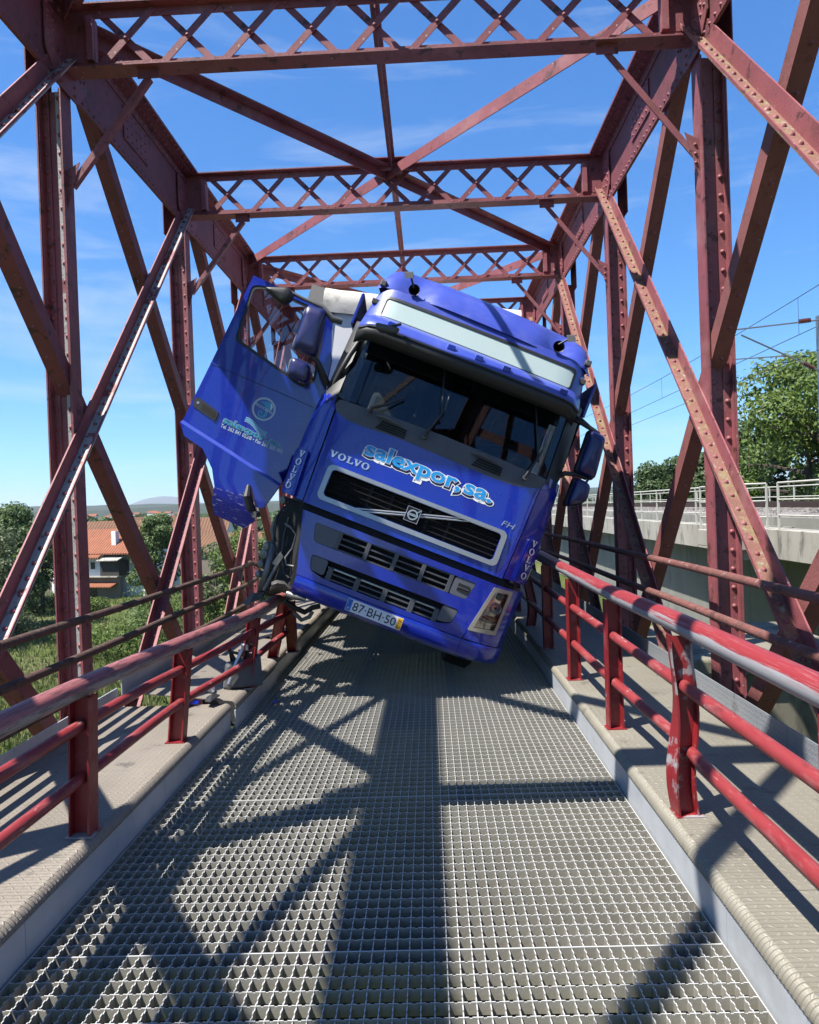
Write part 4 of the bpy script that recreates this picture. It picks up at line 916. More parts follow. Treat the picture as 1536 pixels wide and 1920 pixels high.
sk = panel('door_skirt', [(x, z-.02) for x, z in crease]+[(-1.29, 1.13), (-1.325, 1.0), (-1.40, .98), (-1.45, 1.06), (-1.49, 1.14), (-1.53, 1.15), (-1.56, 1.03), (-1.60, 1.0), (-1.80, .985), (-1.905, 1.17), (-2.06, 1.315), (-2.27, 1.365)][::1], 'truck_blue', door, yf=YSK, depth=.05, sp=.06)
panel('torn_step', [(-1.815, 1.02), (-1.60, 1.04), (-1.52, 1.05), (-1.40, .92), (-1.355, .86), (-1.43, .755), (-1.58, .765), (-1.735, .775), (-1.79, .88)], 'truck_scratched', door, yf=lambda x, z: YSK(x, z)-.03+.25*max(0, .95-z), depth=.04, sp=.05)
m = MB().tube([(-1.53, .40, 1.15), (-1.50, .37, 1.05), (-1.44, .40, .96), (-1.36, .42, .90)], [.02, .04, .045, .02], 8); build('torn_bracket', m, 'black_plastic', door)
build('torn_hinge', MB().lathe([(.0, -.03), (.03, -.03), (.03, .03), (0, .03)], (-1.37, .40, .92), (.4, 1, .3), 12), 'broken_metal', door, smooth=40)
build('door_seam', MB().tube([Vector((x, YD(x, z)-.003, z)) for x, z in ((-2.31, 2.098), (-1.95, 2.085), (-1.6, 2.075), (-1.25, 2.06))], .003, 6), 'letter_navy', door)
hd = panel('door_handle', rpoly([(-2.325, 1.735), (-2.29, 1.755), (-2.055, 1.69), (-2.06, 1.60), (-2.315, 1.66)], .02), 'black_plastic', door, yf=YD, off=-.012, depth=.02, sp=.1)
panel('handle_recess', rpoly([(-2.23, 1.718), (-2.075, 1.678), (-2.075, 1.622), (-2.23, 1.655)], .015), 'dark_cavity', hd, yf=YD, off=-.0135, depth=0, sp=.2)
build('door_lock', MB().lathe([(0, -.004), (.013, -.003), (.014, .01)], (-2.275, YD(-2.275, 1.7)-.012, 1.705), (0, 1, 0), 12), 'silver', hd, smooth=40)
# logo: ring, sea horse, wave, lettering
LC = Vector((-1.672, 1.873)); rl = .112
ring = [(LC.x+rl*math.cos(t*math.pi/24), LC.y+rl*math.sin(t*math.pi/24)) for t in range(48)]; rin = [(LC.x+(rl-.019)*math.cos(t*math.pi/24), LC.y+(rl-.019)*math.sin(t*math.pi/24)) for t in range(48)]
lg = panel('logo_ring', ring, 'letter_pale', door, yf=YD, off=-.003, holes=[rin], depth=0, sp=.05)
sh = [(-.045, .052), (-.04, .064), (-.01, .066), (.015, .082), (.035, .076), (.05, .058), (.058, .03), (.05, .005), (.045, -.02), (.05, -.045), (.035, -.075), (.0, -.088), (-.032, -.075), (-.043, -.045), (-.03, -.022), (-.008, -.02), (.006, -.035), (.0, -.052), (-.014, -.05), (-.018, -.040), (-.008, -.038), (-.012, -.030), (-.027, -.038), (-.024, -.060), (-.004, -.068), (.018, -.055), (.024, -.03), (.016, -.008), (.018, .015), (.0, .03), (-.01, .045)]
panel('sea_horse', [(LC.x+a, LC.y+b) for a, b in sh], 'letter_teal', lg, yf=YD, off=-.0035, depth=0, sp=.05)
panel('sea_horse_fin', [(LC.x+a, LC.y+b) for a, b in ((.038, .075), (.06, .068), (.073, .045), (.07, .02), (.055, .0), (.058, .03), (.05, .058))], 'letter_white', lg, yf=YD, off=-.0035, depth=0, sp=.05)
letters('logo_lettering', 'SALDOMAR', LC.x-.092, LC.y+.012, .185, .026, 'letter_pale', lg, YD, -.0045, .03, rot=R_(-10), shear=-.1)
for k, (dz, m_) in enumerate(((.0, 'letter_white'), (-.006, 'letter_teal'), (-.02, 'letter_white'), (-.026, 'letter_teal'), (-.04, 'letter_white'))):
    up_ = [(-1.80+.03*i, 1.735+.016*math.sin(i*.65+.6)-.006*i+dz) for i in range(9)]; th = .012 if m_ == 'letter_teal' else .005
    panel('logo_wave', up_+[(x, z-th) for x, z in up_[::-1]], m_ if m_ == 'letter_teal' else 'letter_pale', lg, yf=YD, off=-.003-.0002*k, depth=0, sp=.05)
for m_, of, off in (('letter_pale', .07, -.003), ('letter_navy', .04, -.004), ('letter_teal', .012, -.005)): [letters('company_lettering', t_, x_, 1.618-(x_+1.985)*.061, w_, .058, m_, door, YD, off, of, rot=R_(-3.5), fit=base[t_]) for t_, x_, w_ in ((T1, -1.985, .448), (T2, -1.512, .127))]
letters('phone_lettering', 'Tel. 262 841 022/8 • Fax 262 302 995', -1.995, 1.567, .635, .036, 'letter_pale', door, YD, -.003, .02, rot=R_(-2.5))
# door mirrors
q1 = [(-1.612, 2.905), (-1.42, 2.93), (-1.36, 2.47), (-1.59, 2.48)]; q2 = [(-1.565, 2.405), (-1.375, 2.395), (-1.34, 2.215), (-1.545, 2.235)]
for q in (q1, q2):
    hm = housing('mirror_housing', q, .26, .15, 'mirror_blue', door); housing('mirror_frame', [(x-.02*(i in (0, 3)), z) for i, (x, z) in enumerate(q)], .30, .11, 'cowl_plastic', hm)
housing('wide_mirror', [(-2.04, 2.895), (-1.80, 2.985), (-1.735, 2.915), (-1.80, 2.80)], .22, .12, 'black_plastic', door)
bar3('mirror_arm', [(-1.80, .25, 2.955), (-1.66, .26, 2.945), (-1.47, .26, 2.94), (-1.35, .27, 2.87), (-1.262, .30, 2.885)], [.018, .016, .02, .034, .03], 'cowl_plastic', door)
bar3('mirror_arm', [(-1.40, .27, 2.48), (-1.33, .27, 2.45), (-1.25, .32, 2.36), (-1.185, .38, 2.30)], [.018, .024, .034, .036], 'black_plastic', door)
bar3('grab_handle', [(-1.13, .33, 2.25), (-1.10, .27, 2.45), (-1.075, .27, 2.62), (-1.05, .33, 2.78)], .026, 'black_plastic', truck)
# ---- wheels
def wheel(x, y, z, s, r=.5, w_=.30):
    t_ = build('wheel', MB().lathe([(r*.56, -w_/2), (r*.80, -w_/2-.005), (r*.95, -w_/2+.015), (r, -w_/2+.05), (r, w_/2-.05), (r*.95, w_/2-.015), (r*.80, w_/2+.005), (r*.56, w_/2)], (x, y, z), (1, 0, 0), 40), 'rubber', truck, smooth=40)
    build('rim', MB().lathe([(r*.565, -w_/2*.9), (r*.5, -w_/2*.5*s), (r*.2, -w_/2*.3*s), (.0, -w_/2*.3*s)], (x, y, z), (1, 0, 0), 30), 'broken_metal', t_, smooth=40)
    m = MB()
    for i in range(44):
        a = i*2*math.pi/44; c, sn = math.cos(a), math.sin(a)
        m.obox((x, y+c*r, z+sn*r), (1, 0, 0), (0, -sn, c), (0, c, sn), (-w_*.38, w_*.38), (-.012, .012), (-.002, .008))
    build('tread_block', m, 'rubber', t_); return t_
wheel(.985, 1.36, .655, 1, .5, .32); wheel(-1.04, 1.36, .62, -1)
m = MB(); m.box(-.42, -.34, .7, 6.2, .75, 1.02); m.box(.34, .42, .7, 6.2, .75, 1.02); m.box(-.9, .9, 1.28, 1.42, .55, .68); m.box(-.35, .35, .6, 1.6, .62, 1.1)
build('chassis', m, 'black_plastic', truck, bevel=.01)
m = MB(); m.box(-.46, .46, .35, 2.2, .42, 1.08); build('engine', m, 'dark_cavity', truck, bevel=.05)
for s in (-1, 1):
    build('step_box', MB().box(min(s*.72, s*1.17), max(s*.72, s*1.17), .42 if s > 0 else .55, .84, .48, 1.18), 'black_plastic', truck, bevel=.02)
    build('rear_step', MB().box(min(s*.75, s*1.18), max(s*.75, s*1.18), 1.92, 2.25, .45, 1.15), 'black_plastic', truck, bevel=.02)
    build('mudguard', MB().grid([[(x, 1.36+.60*math.cos(a), .66+.60*math.sin(a)) for x in (s*.6, s*1.2)] for a in [math.pi*i/10 for i in range(11)]]), 'black_plastic', truck, smooth=50)
    build('fuel_tank', MB().box(min(s*.48, s*1.15), max(s*.48, s*1.15), 2.4, 3.6, .45, 1.1), 'broken_metal', truck, bevel=.08)
    wheel(s*.92, 4.55, .62 if s < 0 else .56, s, .5, .58)
build('fifth_wheel', MB().box(-.45, .45, 4.1, 5.0, 1.02, 1.2), 'black_plastic', truck, bevel=.02)
# ---- torn left front corner: bare brackets, lamp carrier, step
def tw(px, py, y):
    d = TR.transposed() @ ray(440+px*.14588, 900+py*.14588); o = TR.transposed() @ (Vector((0, 0, EYE))-TT); return o+d*((y-o.y)/d.y)
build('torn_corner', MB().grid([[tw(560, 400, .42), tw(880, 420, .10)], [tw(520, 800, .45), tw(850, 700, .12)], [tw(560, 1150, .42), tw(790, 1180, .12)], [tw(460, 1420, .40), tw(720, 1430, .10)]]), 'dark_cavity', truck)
fl = MB(); a, b, c, d = tw(470, 810, .24), tw(545, 850, .24), tw(390, 1450, .20), tw(290, 1440, .2)
fl.grid([[a, b], [a.lerp(d, .5)+Vector((.01, -.03, 0)), b.lerp(c, .5)+Vector((0, -.03, 0))], [d, c]]); o = build('fender_plate', fl, 'broken_metal', truck, smooth=60); o.modifiers.new('t', 'SOLIDIFY').thickness = .02
bar3('bent_rod', [tw(640, 330, .25), tw(540, 480, .25), tw(500, 780, .25), tw(560, 950, .2), tw(520, 1100, .2), tw(380, 1420, .18)], .012, 'black_plastic', truck)
bar3('bent_rod', [tw(535, 470, .26), tw(480, 640, .28), tw(520, 800, .28)], .02, 'broken_metal', truck)
m = MB(); m.add([tw(590, 920, .14), tw(630, 985, .14), tw(545, 1110, .14), tw(480, 1070, .14)], [(0, 1, 2, 3)]); o = build('lamp_bracket', m, 'broken_metal', truck); o.modifiers.new('t', 'SOLIDIFY').thickness = .012
bar3('bent_rod', [tw(545, 1105, .15), tw(470, 1230, .15), tw(420, 1340, .15), tw(370, 1420, .15)], [.02, .014, .02, .014], 'broken_metal', truck)
bar3('loose_cable', [tw(650, 560, .2), tw(730, 620, .18), tw(790, 700, .18), tw(740, 880, .2), tw(650, 1000, .16), tw(660, 1090, .16), tw(760, 1110, .14)], .010, 'broken_metal', truck)
bar3('loose_cable', [tw(700, 480, .2), tw(640, 700, .2), tw(600, 980, .18), tw(640, 1200, .18), tw(700, 1260, .16)], .012, 'black_plastic', truck)
for (px, py, r) in ((430, 850, .05), (400, 950, .06), (360, 1080, .045), (640, 260, .045), (320, 410+800, .04)): build('loose_fitting', MB().lathe([(0, -.04), (r*.7, -.035), (r, 0), (r*.6, .03), (0, .035)], tw(px, py, .3), (.5, 1, .2), 12), 'broken_metal', truck, smooth=40)
rows = []
for i, (px, py) in enumerate(((470, 1310), (540, 1285), (640, 1300), (700, 1360), (720, 1430))):
    rows.append([tw(px, py, .12-.02*(i % 2)), tw(px+6, py+40, .06), tw(px-10+i*6, py+90, .09), tw(px-20+i*8, py+(150 if i < 3 else 110), .13)])
o = build('broken_lamp_shell', MB().grid(rows), 'broken_metal', truck, smooth=30); o.modifiers.new('t', 'SOLIDIFY').thickness = .012
m = MB(); m.add([tw(100, 1590, .2), tw(235, 1440, .22), tw(290, 1470, .22), tw(180, 1610, .2)], [(0, 1, 2, 3)]); o = build('torn_flap', m, 'slat_grey', truck); o.modifiers.new('t', 'SOLIDIFY').thickness = .01
m = MB(); m.add([tw(270, 1450, .2), tw(390, 1440, .18), tw(360, 1530, .18), tw(210, 1580, .2)], [(0, 1, 2, 3)]); o = build('torn_flap', m, 'black_plastic', truck); o.modifiers.new('t', 'SOLIDIFY').thickness = .02
bar3('bumper_bracket', [tw(680, 1460, .1), tw(800, 1500, .06), tw(910, 1540, .04)], [.03, .035, .012], 'broken_metal', truck)
bar3('hanging_hose', [tw(650, 1560, .3), tw(760, 1640, .3), tw(900, 1700, .35), tw(1000, 1640, .3), tw(1100, 1620, .3)], .025, 'black_plastic', truck)
bar3('hanging_hose', [tw(760, 1700, .35), tw(860, 1800, .35), tw(960, 1760, .3), tw(1000, 1690, .3)], .02, 'broken_metal', truck)

# ================================================================== THE TRAILER behind the cab
trailer = thing('semi_trailer', 'white box semi-trailer with torn dirty roof edge behind the blue cab', 'trailer')
trailer.matrix_world = Matrix.Translation((-.52, 9.6, .83)) @ rotm(.15, 0, .02).to_4x4()
W2, HT, LT = 1.25, 3.62, 13.4
def tbox(n, x0, x1, y0, y1, z0, z1, m_, par=trailer, bv=.01): return build(n, MB().box(x0, x1, y0, y1, z0, z1), m_, par, bevel=bv)
tbox('body', -W2, W2, .04, LT, .9, HT-.15, 'white_paint')
tbox('front_wall', -W2+.10, W2-.10, .0, .038, .95, HT-.32, 'white_paint')
for x in (-W2+.0, W2-.09): tbox('corner_post', x, x+.09, -.035, .038, .9, HT-.2, 'aluminium')
for x in (-W2+.10, ): tbox('post_trim', x, x+.03, -.02, .037, .9, HT-.3, 'slat_grey')
rows = []
for i in range(15):
    x = -W2-.02+(2*W2+.04)*i/14; j_ = random.uniform(-.012, .012); rows.append([(x, -.05+j_, HT-.33+j_), (x, -.07+j_, HT-.2), (x, -.05, HT-.08+j_), (x, .05, HT-.01+j_), (x, .5, HT+.0+j_)])
build('roof_edge', MB().grid(rows), 'dirty_canvas', trailer, smooth=60, recalc=True)
build('torn_tarp', MB().grid([[(-W2-.02, .0, HT-.35), (-W2-.02, .15, HT+.02)], [(-W2-.2, .1, HT-.30), (-W2-.15, .22, HT+.06)], [(-W2-.26, .2, HT-.12), (-W2-.24, .3, HT+.10)]]), 'dark_canvas', trailer)
for s in (-1, 1): tbox('shade_skirt', s*1.2-.03, s*1.2+.03, .3, 8.2, -.15, .88, 'white_paint')  # unseen skirts added to stop sunlight passing under the trailer
tbox('shade_pallet_box', -1.1, 1.1, 3.0, 6.5, .0, .6, 'black_plastic'); tbox('shade_landing_gear', -.9, .9, 1.6, 1.9, -.5, .6, 'black_plastic')  # both added out of sight to block light below the body
tbox('roof', -W2, W2, .5, LT, HT-.14, HT-.10, 'dirty_canvas'); tbox('underframe', -.5, .5, 1.0, LT-.3, .62, .9, 'black_plastic')
for y in (9.2, 10.5, 11.8):
    for x in (-1.05, 1.05): build('wheel', MB().lathe([(.28, -.19), (.45, -.2), (.5, -.15), (.5, .15), (.45, .2), (.28, .19), (.27, 0), (0, 0)], (x, y, -.2), (1, 0, 0), 28), 'rubber', trailer, smooth=40)

# ================================================================== GROUND, far land
GZ = -9.0
def ground_h(x, y):
    t = max(0, min(1, (x-3.2)/4.0)); t = t*t*(3-2*t); h_ = GZ+(6.4)*t
    d = math.hypot(x, y)
    h_ += .35*noise.noise(Vector((x*.05, y*.05, 0)))*min(1, max(0, (abs(x)-6)/10))
    return h_
def axis(lim):
    v = [0]; st = 1.2
    while v[-1] < lim: v.append(v[-1]+st); st *= 1.10
    return sorted(set([-a for a in v]+v))
ax = axis(16000); m = MB(); m.grid([[(x, y, ground_h(x, y)) for x in ax] for y in ax])
g_ = build('ground', m, 'meadow', smooth=80, recalc=True); struct(g_)
if g_.data.polygons[0].normal.z < 0: g_.data.flip_normals()
def ridge(name, m_, dist, hmin, hamp, freq, seed, width, a0=-75, a1=75, n=160, thick=600):
    rows = [[], [], [], []]
    for i in range(n+1):
        a = R_(a0+(a1-a0)*i/n); hh = hmin+hamp*(.5+.5*noise.noise(Vector((i*freq, seed, 0))))+hamp*.18*noise.noise(Vector((i*freq*9, seed, 3)))
        sx, cx = math.sin(a), math.cos(a)
        for j, (d, z) in enumerate(((dist-width, GZ-2), (dist-width*.3, GZ+hh*.7), (dist, GZ+hh), (dist+width, GZ-2))): rows[j].append((sx*d, cx*d, z))
    return struct(build(name, MB().grid(rows), m_, smooth=80, recalc=True))
ridge('hills', 'forest_far', 1500, 18, 16, .09, 4.2, 260)
ridge('hills', 'forest_far', 2900, 44, 26, .06, 9.7, 500)
# blue mountain: a broad hump on the left
rows = []
for j in range(9):
    v = j/8-.5; row = []
    for i in range(61):
        u = i/60-.5; hh = 300*math.exp(-(u/.17)**2)*max(0, 1-(v*2)**2)+120*math.exp(-((u-.28)/.2)**2)*max(0, 1-(v*2)**2)+18*noise.noise(Vector((u*14, v*5, 1)))
        row.append((-4150+u*3600, 11500+v*2400, GZ-3+max(0, hh)))
    rows.append(row)
struct(build('mountain', MB().grid(rows), 'mountain_far', smooth=80, recalc=True))

# ================================================================== TREES AND BUSHES
def leaves(mb, c, rad, n, size, rnd, flat=.0):
    """leaf-sized faces on and inside an uneven ball"""
    for _ in range(n):
        d = Vector((rnd.gauss(0, 1), rnd.gauss(0, 1), rnd.gauss(0, 1))).normalized(); r = rnd.uniform(.45, 1.0)**.6
        p = Vector((c[0]+d.x*rad[0]*r, c[1]+d.y*rad[1]*r, c[2]+d.z*rad[2]*r)); nn = (d+Vector((rnd.uniform(-.9, .9), rnd.uniform(-.9, .9), rnd.uniform(-.5, 1.1)))).normalized()
        a = nn.cross(Vector((rnd.uniform(-1, 1), rnd.uniform(-1, 1), rnd.uniform(-1, 1)))).normalized(); b = nn.cross(a); s = size*rnd.uniform(.6, 1.35)
        mb.add([p-a*s*.5, p+b*s*.28+nn*s*.1, p+a*s*.5, p-b*s*.28+nn*s*.1], [(0, 1, 2, 3)])
def tree(name, label, base, height, spread, m_, seed, clumps=16, per=420, size=.34, group=None, trunk_h=.35, shape=1.0):
    rnd = random.Random(seed); base = Vector(base); t = thing(name, label, 'tree', base, group)
    th = height*trunk_h; m = MB(); lean = Vector((rnd.uniform(-.4, .4), rnd.uniform(-.4, .4), 0)); r0 = height*.022
    m.tube([(0, 0, -.4), lean*.3+Vector((0, 0, th*.5)), lean+Vector((0, 0, th)), lean*1.6+Vector((0, 0, height*.7))], [r0*1.4, r0*1.1, r0*.9, r0*.35], 8)
    mb = MB()
    for i in range(clumps):
        a = rnd.uniform(0, 2*math.pi); u = rnd.random(); zz = th*.75+(height-th*.75)*(.08+.86*u); k = math.sin(math.pi*min(1, .12+.86*u))**.8*shape
        rr_ = spread*k*math.sqrt(rnd.uniform(.02, 1)); c = Vector((math.cos(a)*rr_, math.sin(a)*rr_, zz))+lean
        cr_ = spread*rnd.uniform(.26, .44); leaves(mb, c, (cr_, cr_, cr_*rnd.uniform(.6, .9)), per, size, rnd)
        st = lean*1.1+Vector((0, 0, th+(height*.7-th)*max(0, min(1, (zz-th)/(height*.7-th)))*.7)); m.tube([st, st.lerp(c, .55)+Vector((0, 0, .15)), c], [r0*.45, r0*.28, r0*.1], 5)
    build('trunk', m, 'bark', t, smooth=60); build('crown', mb, m_, t); return t
def bush(name, label, base, rx, rz, m_, seed, n=1500, size=.22, group=None, clumps=6):
    rnd = random.Random(seed); t = thing(name, label, 'bush', base, group); mb = MB(); st = MB()
    for i in range(clumps):
        a = rnd.uniform(0, 2*math.pi); r = rx*.62*math.sqrt(rnd.random()); c = Vector((math.cos(a)*r, math.sin(a)*r, rz*rnd.uniform(.3, .62))); q = rx*rnd.uniform(.42, .6)
        leaves(mb, c, (q, q, rz*rnd.uniform(.34, .5)), n//clumps, size, rnd); st.tube([(0, 0, -.3), c*.6, c], [.07, .05, .02], 5)
    build('stems', st, 'bark', t); build('foliage', mb, m_, t); return t
def gnd(px, py): # where a pixel meets the meadow on the left
    return onz(px, py, GZ)
GL = 'trees by the village'
def TB(px, d): p = onz(px, 1000, -9); q = p*(d/p.y); return (q.x, d, ground_h(q.x, d))
tree('broad_tree', 'tall dense green tree at the far left beyond the meadow', TB(20, 74), 12.2, 4.6, 'leaf_green', 11, 22, 420, .40, GL)
tree('broad_tree', 'dark rounded tree left of the white house garden wall', TB(75, 84), 10.0, 3.6, 'leaf_dark', 12, 18, 380, .38, GL)
tree('broad_tree', 'olive-toned tree standing beside the tiled roof', TB(-45, 62), 10.5, 4.2, 'leaf_olive', 13, 18, 380, .36, GL)
tree('broad_tree', 'green tree in front of the tiled house roof end', TB(295, 80), 11.0, 3.1, 'leaf_green', 14, 18, 400, .34, GL)
tree('broad_tree', 'silvery olive tree between the bridge columns below the village', TB(395, 66), 8.3, 3.0, 'leaf_olive', 15, 16, 400, .30, GL)
tree('broad_tree', 'bright green tree under the open truck door', TB(460, 62), 9.2, 3.3, 'leaf_bright', 16, 18, 420, .30, GL)
tree('broad_tree', 'leafy green tree close behind the torn truck corner', TB(530, 55), 10.6, 3.2, 'leaf_green', 17, 18, 420, .28, GL)
GB = 'bushes on the meadow edge'
for i, (px, py, rx, rz, mm, lb) in enumerate(((215, 1232, 4.2, 3.4, 'leaf_bright', 'big light green bush at the edge of the meadow'), (300, 1215, 3.6, 3.6, 'leaf_green', 'bush with mid green leaves beside the big light green one'), (285, 1165, 3.6, 4.2, 'leaf_green', 'tall green bush below the lean-to shed'), (400, 1190, 3.4, 3.8, 'leaf_bright', 'light green bush behind the pipe rails'), (470, 1185, 3.2, 4.2, 'leaf_green', 'green bush beyond the bent pipe rail'), (30, 1195, 2.6, 2.6, 'leaf_olive', 'greyish dry bush on the left of the meadow'), (70, 1150, 3.0, 2.4, 'leaf_dark', 'dark bush under the garden wall'), (120, 1140, 2.4, 2.2, 'leaf_green', 'small green bush in front of the garden wall'), (175, 1150, 2.2, 2.0, 'leaf_bright', 'small light bush at the foot of the white house'))):
    p = gnd(px, py); bush('bush', lb, (p.x, p.y, ground_h(p.x, p.y)), rx, rz, mm, 40+i, 2200, .26, GB, 8)
GR = 'trees behind the railway viaduct'
for i, (px, d, hh, sp, mm, lb) in enumerate(((1500, 38, 11.0, 4.3, 'leaf_bright', 'big open-crowned tree with pale twigs behind the viaduct railing'), (1590, 33, 10.5, 4.2, 'leaf_bright', 'tall tree behind the catenary mast'), (1420, 52, 9.2, 3.6, 'leaf_dark', 'medium dark tree left of the big open-crowned tree'), (1285, 62, 7.9, 4.0, 'leaf_dark', 'rounded dark tree far along the viaduct'), (1235, 72, 6.8, 3.0, 'leaf_green', 'low tree at the far end of the tree row'), (1340, 56, 8.0, 3.6, 'leaf_dark', 'dense tree in the middle of the tree row'))):
    q = ony(px, 940, d); tree('broad_tree', lb, (q.x, d, ground_h(q.x, d)), hh, sp, mm, 70+i, 22, 420, .28 if d < 45 else .34, GR)
for i, (px, d, rx) in enumerate(((1470, 30, 3.0), (1400, 36, 3.0), (1330, 44, 3.2), (1270, 52, 3.4), (1540, 27, 3.0), (1215, 62, 3.4))):
    q = ony(px, 940, d); bush('hedge_bush', 'green shrub growing behind the ballast and far viaduct railing', (q.x+2.5, d, ground_h(q.x+2.5, d)), rx, 5.0, 'leaf_green' if i % 2 else 'leaf_dark', 90+i, 2200, .26, 'shrubs behind the viaduct', 8)
# long grass of the meadow
rnd = random.Random(5); mb = MB()
for i in range(26000):
    px, py = rnd.uniform(-60, 620), 1095+330*rnd.random()**1.4; p = gnd(px, py)
    if p.x > -4: continue
    z = ground_h(p.x, p.y); a = rnd.uniform(0, math.pi); h_ = rnd.uniform(.15, .5); w_ = rnd.uniform(.04, .10); dx, dy = math.cos(a)*w_, math.sin(a)*w_; l = Vector((rnd.uniform(-.15, .15), rnd.uniform(-.15, .15), h_))
    mb.add([(p.x-dx, p.y-dy, z-.02), (p.x+dx, p.y+dy, z-.02), (p.x+l.x, p.y+l.y, z+l.z)], [(0, 1, 2)])
o = build('meadow_grass', mb, 'grass_blade'); stuff(o); tag(o, 'long green and straw coloured grass covering the meadow', 'grass')

# ================================================================== HOUSES in the village
def gable(m, x0, x1, y0, y1, ze, zr, over=.4, t_=.18):
    """roof with its ridge along x"""
    ym = (y0+y1)/2
    for ya, sg in ((y0-over, 1), (y1+over, -1)):
        zl = ze-over*(zr-ze)/((y1-y0)/2); m.add([(x0-over, ya, zl), (x1+over, ya, zl), (x1+over, ym, zr), (x0-over, ym, zr), (x0-over, ya, zl+t_), (x1+over, ya, zl+t_), (x1+over, ym, zr+t_), (x0-over, ym, zr+t_)], [(0, 1, 2, 3), (7, 6, 5, 4), (0, 4, 5, 1), (1, 5, 6, 2), (0, 3, 7, 4)])
def tile_roof_mat(name, c1, c2, pitch):
    m = MAT[name]; t = m.node_tree; b = t.nodes['Principled BSDF']; tcn = N(t, 'ShaderNodeTexCoord'); wv = N(t, 'ShaderNodeTexWave'); wv.inputs['Scale'].default_value = pitch; wv.bands_direction = 'X'; t.links.new(tcn.outputs['Object'], wv.inputs[0])
    bn = N(t, 'ShaderNodeBump'); bn.inputs['Strength'].default_value = 1; bn.inputs['Distance'].default_value = .12; t.links.new(wv.outputs[1], bn.inputs['Height']); t.links.new(bn.outputs[0], b.inputs['Normal'])
tile_roof_mat('tile_roof', 0, 0, .75); tile_roof_mat('old_roof', 0, 0, .5)
hp = gnd(200, 1121); H = thing('white_house', 'white two-storey house with orange tiled roof and chimney beyond the meadow', 'house', (hp.x, hp.y, GZ))
H.rotation_euler = (0, 0, R_(-16))
def hb(n, x0, x1, y0, y1, z0, z1, m_, par): return build(n, MB().box(x0, x1, y0, y1, z0, z1), m_, par)
hb('wall', -9, -.4, 0, 8, -.5, 6.1, 'white_wall', H); hb('wall', -.4, 6.0, 1.5, 8, -.5, 6.1, 'white_wall', H)
m = MB(); gable(m, -9, 6, 0, 8, 6.1, 9.0); build('roof', m, 'tile_roof', H)
m = MB(); m.add([(-9.2, -1.0, 5.35), (-.3, -1.0, 5.35), (-.3, .2, 6.0), (-9.2, .2, 6.0), (-9.2, -1.0, 5.5), (-.3, -1.0, 5.5), (-.3, .2, 6.15), (-9.2, .2, 6.15)], [(0, 1, 2, 3), (7, 6, 5, 4), (0, 4, 5, 1), (1, 5, 6, 2)]); build('porch_roof', m, 'tile_roof', H)
hb('chimney', .3, 1.0, 1.0, 1.7, 4.5, 8.9, 'white_wall', H)
for x in (-2.0, -5.2):
    w1 = hb('window', x-.45, x+.45, -.03, .05, 3.8, 4.9, 'white_wall', H); hb('pane', x-.36, x+.36, -.05, -.031, 3.88, 4.82, 'window_dark', w1)
hb('shed_wall', -.38, 2.6, -.6, 1.49, 3.0, 5.0, 'dark_wood', H); m = MB(); m.add([(-.5, -1.2, 5.0), (2.9, -1.2, 5.0), (2.9, 1.6, 5.9), (-.5, 1.6, 5.9), (-.5, -1.2, 5.1), (2.9, -1.2, 5.1), (2.9, 1.6, 6.0), (-.5, 1.6, 6.0)], [(0, 1, 2, 3), (7, 6, 5, 4), (0, 4, 5, 1), (1, 5, 6, 2)]); build('shed_roof', m, 'concrete', H)
hb('balcony', -6.5, 2.6, -1.0, -.02, 2.82, 2.98, 'concrete', H); hb('lower_wall', -6.0, 2.4, -.35, -.05, -.4, 2.8, 'tan_wall', H)
m = MB(); m.add([(-3.4, -1.8, 1.55), (2.2, -1.8, 1.55), (2.2, -.36, 2.0), (-3.4, -.36, 2.0), (-3.4, -1.8, 1.68), (2.2, -1.8, 1.68), (2.2, -.36, 2.13), (-3.4, -.36, 2.13)], [(0, 1, 2, 3), (7, 6, 5, 4), (0, 4, 5, 1), (1, 5, 6, 2)]); build('awning', m, 'tile_roof', H)
hb('door', -2.6, -1.2, -.42, -.36, -.3, 1.5, 'window_dark', H)
gw = gnd(85, 1118); W_ = thing('garden_wall', 'low tan garden wall with a white cap left of the white house', 'wall', (gw.x, gw.y, GZ)); hb('wall', -4, 7, 0, .3, -.5, 2.3, 'tan_wall', W_); hb('cap', -4.1, 7.1, -.05, .35, 2.305, 2.42, 'white_wall', W_)
def barn(label, px, d, w_, dep, he, hr, wall, roof, rot):
    p = onz(px, 1040, GZ)*1.0; q = Vector((0, 0, 0))+p*(d/p.y); B = thing('farm_building', label, 'building', (q.x, d, GZ)); B.rotation_euler = (0, 0, R_(rot))
    hb('wall', -w_/2, w_/2, 0, dep, -.5, he, wall, B); m = MB(); gable(m, -w_/2, w_/2, 0, dep, he, hr); build('roof', m, roof, B)
    for sx in (-1, 1):
        mm = MB(); mm.add([(sx*w_/2, 0, he), (sx*w_/2, dep, he), (sx*w_/2, dep/2, hr)], [(0, 1, 2)]); build('gable_wall', mm, wall, B)
    for i in range(3): hb('window', -w_/2+w_*(.2+.3*i)-.5, -w_/2+w_*(.2+.3*i)+.5, -.04, .02, he*.5, he*.5+1.2, 'window_dark', B)
barn('long barn with rusty orange roof behind the white house', 262, 150, 34, 16, 6.0, 9.9, 'white_wall', 'old_roof', 6)
barn('white gabled barn with brown roof beside the long barn', 350, 160, 16, 18, 6.5, 10.5, 'white_wall', 'old_roof', 62)
barn('low orange roofed building behind the olive tree', 420, 130, 22, 12, 4.0, 7.0, 'tan_wall', 'old_roof', -8)
barn('small white house with orange roof among the far trees', 55, 170, 14, 10, 4.5, 7.4, 'white_wall', 'tile_roof', 10)
rnd = random.Random(21)
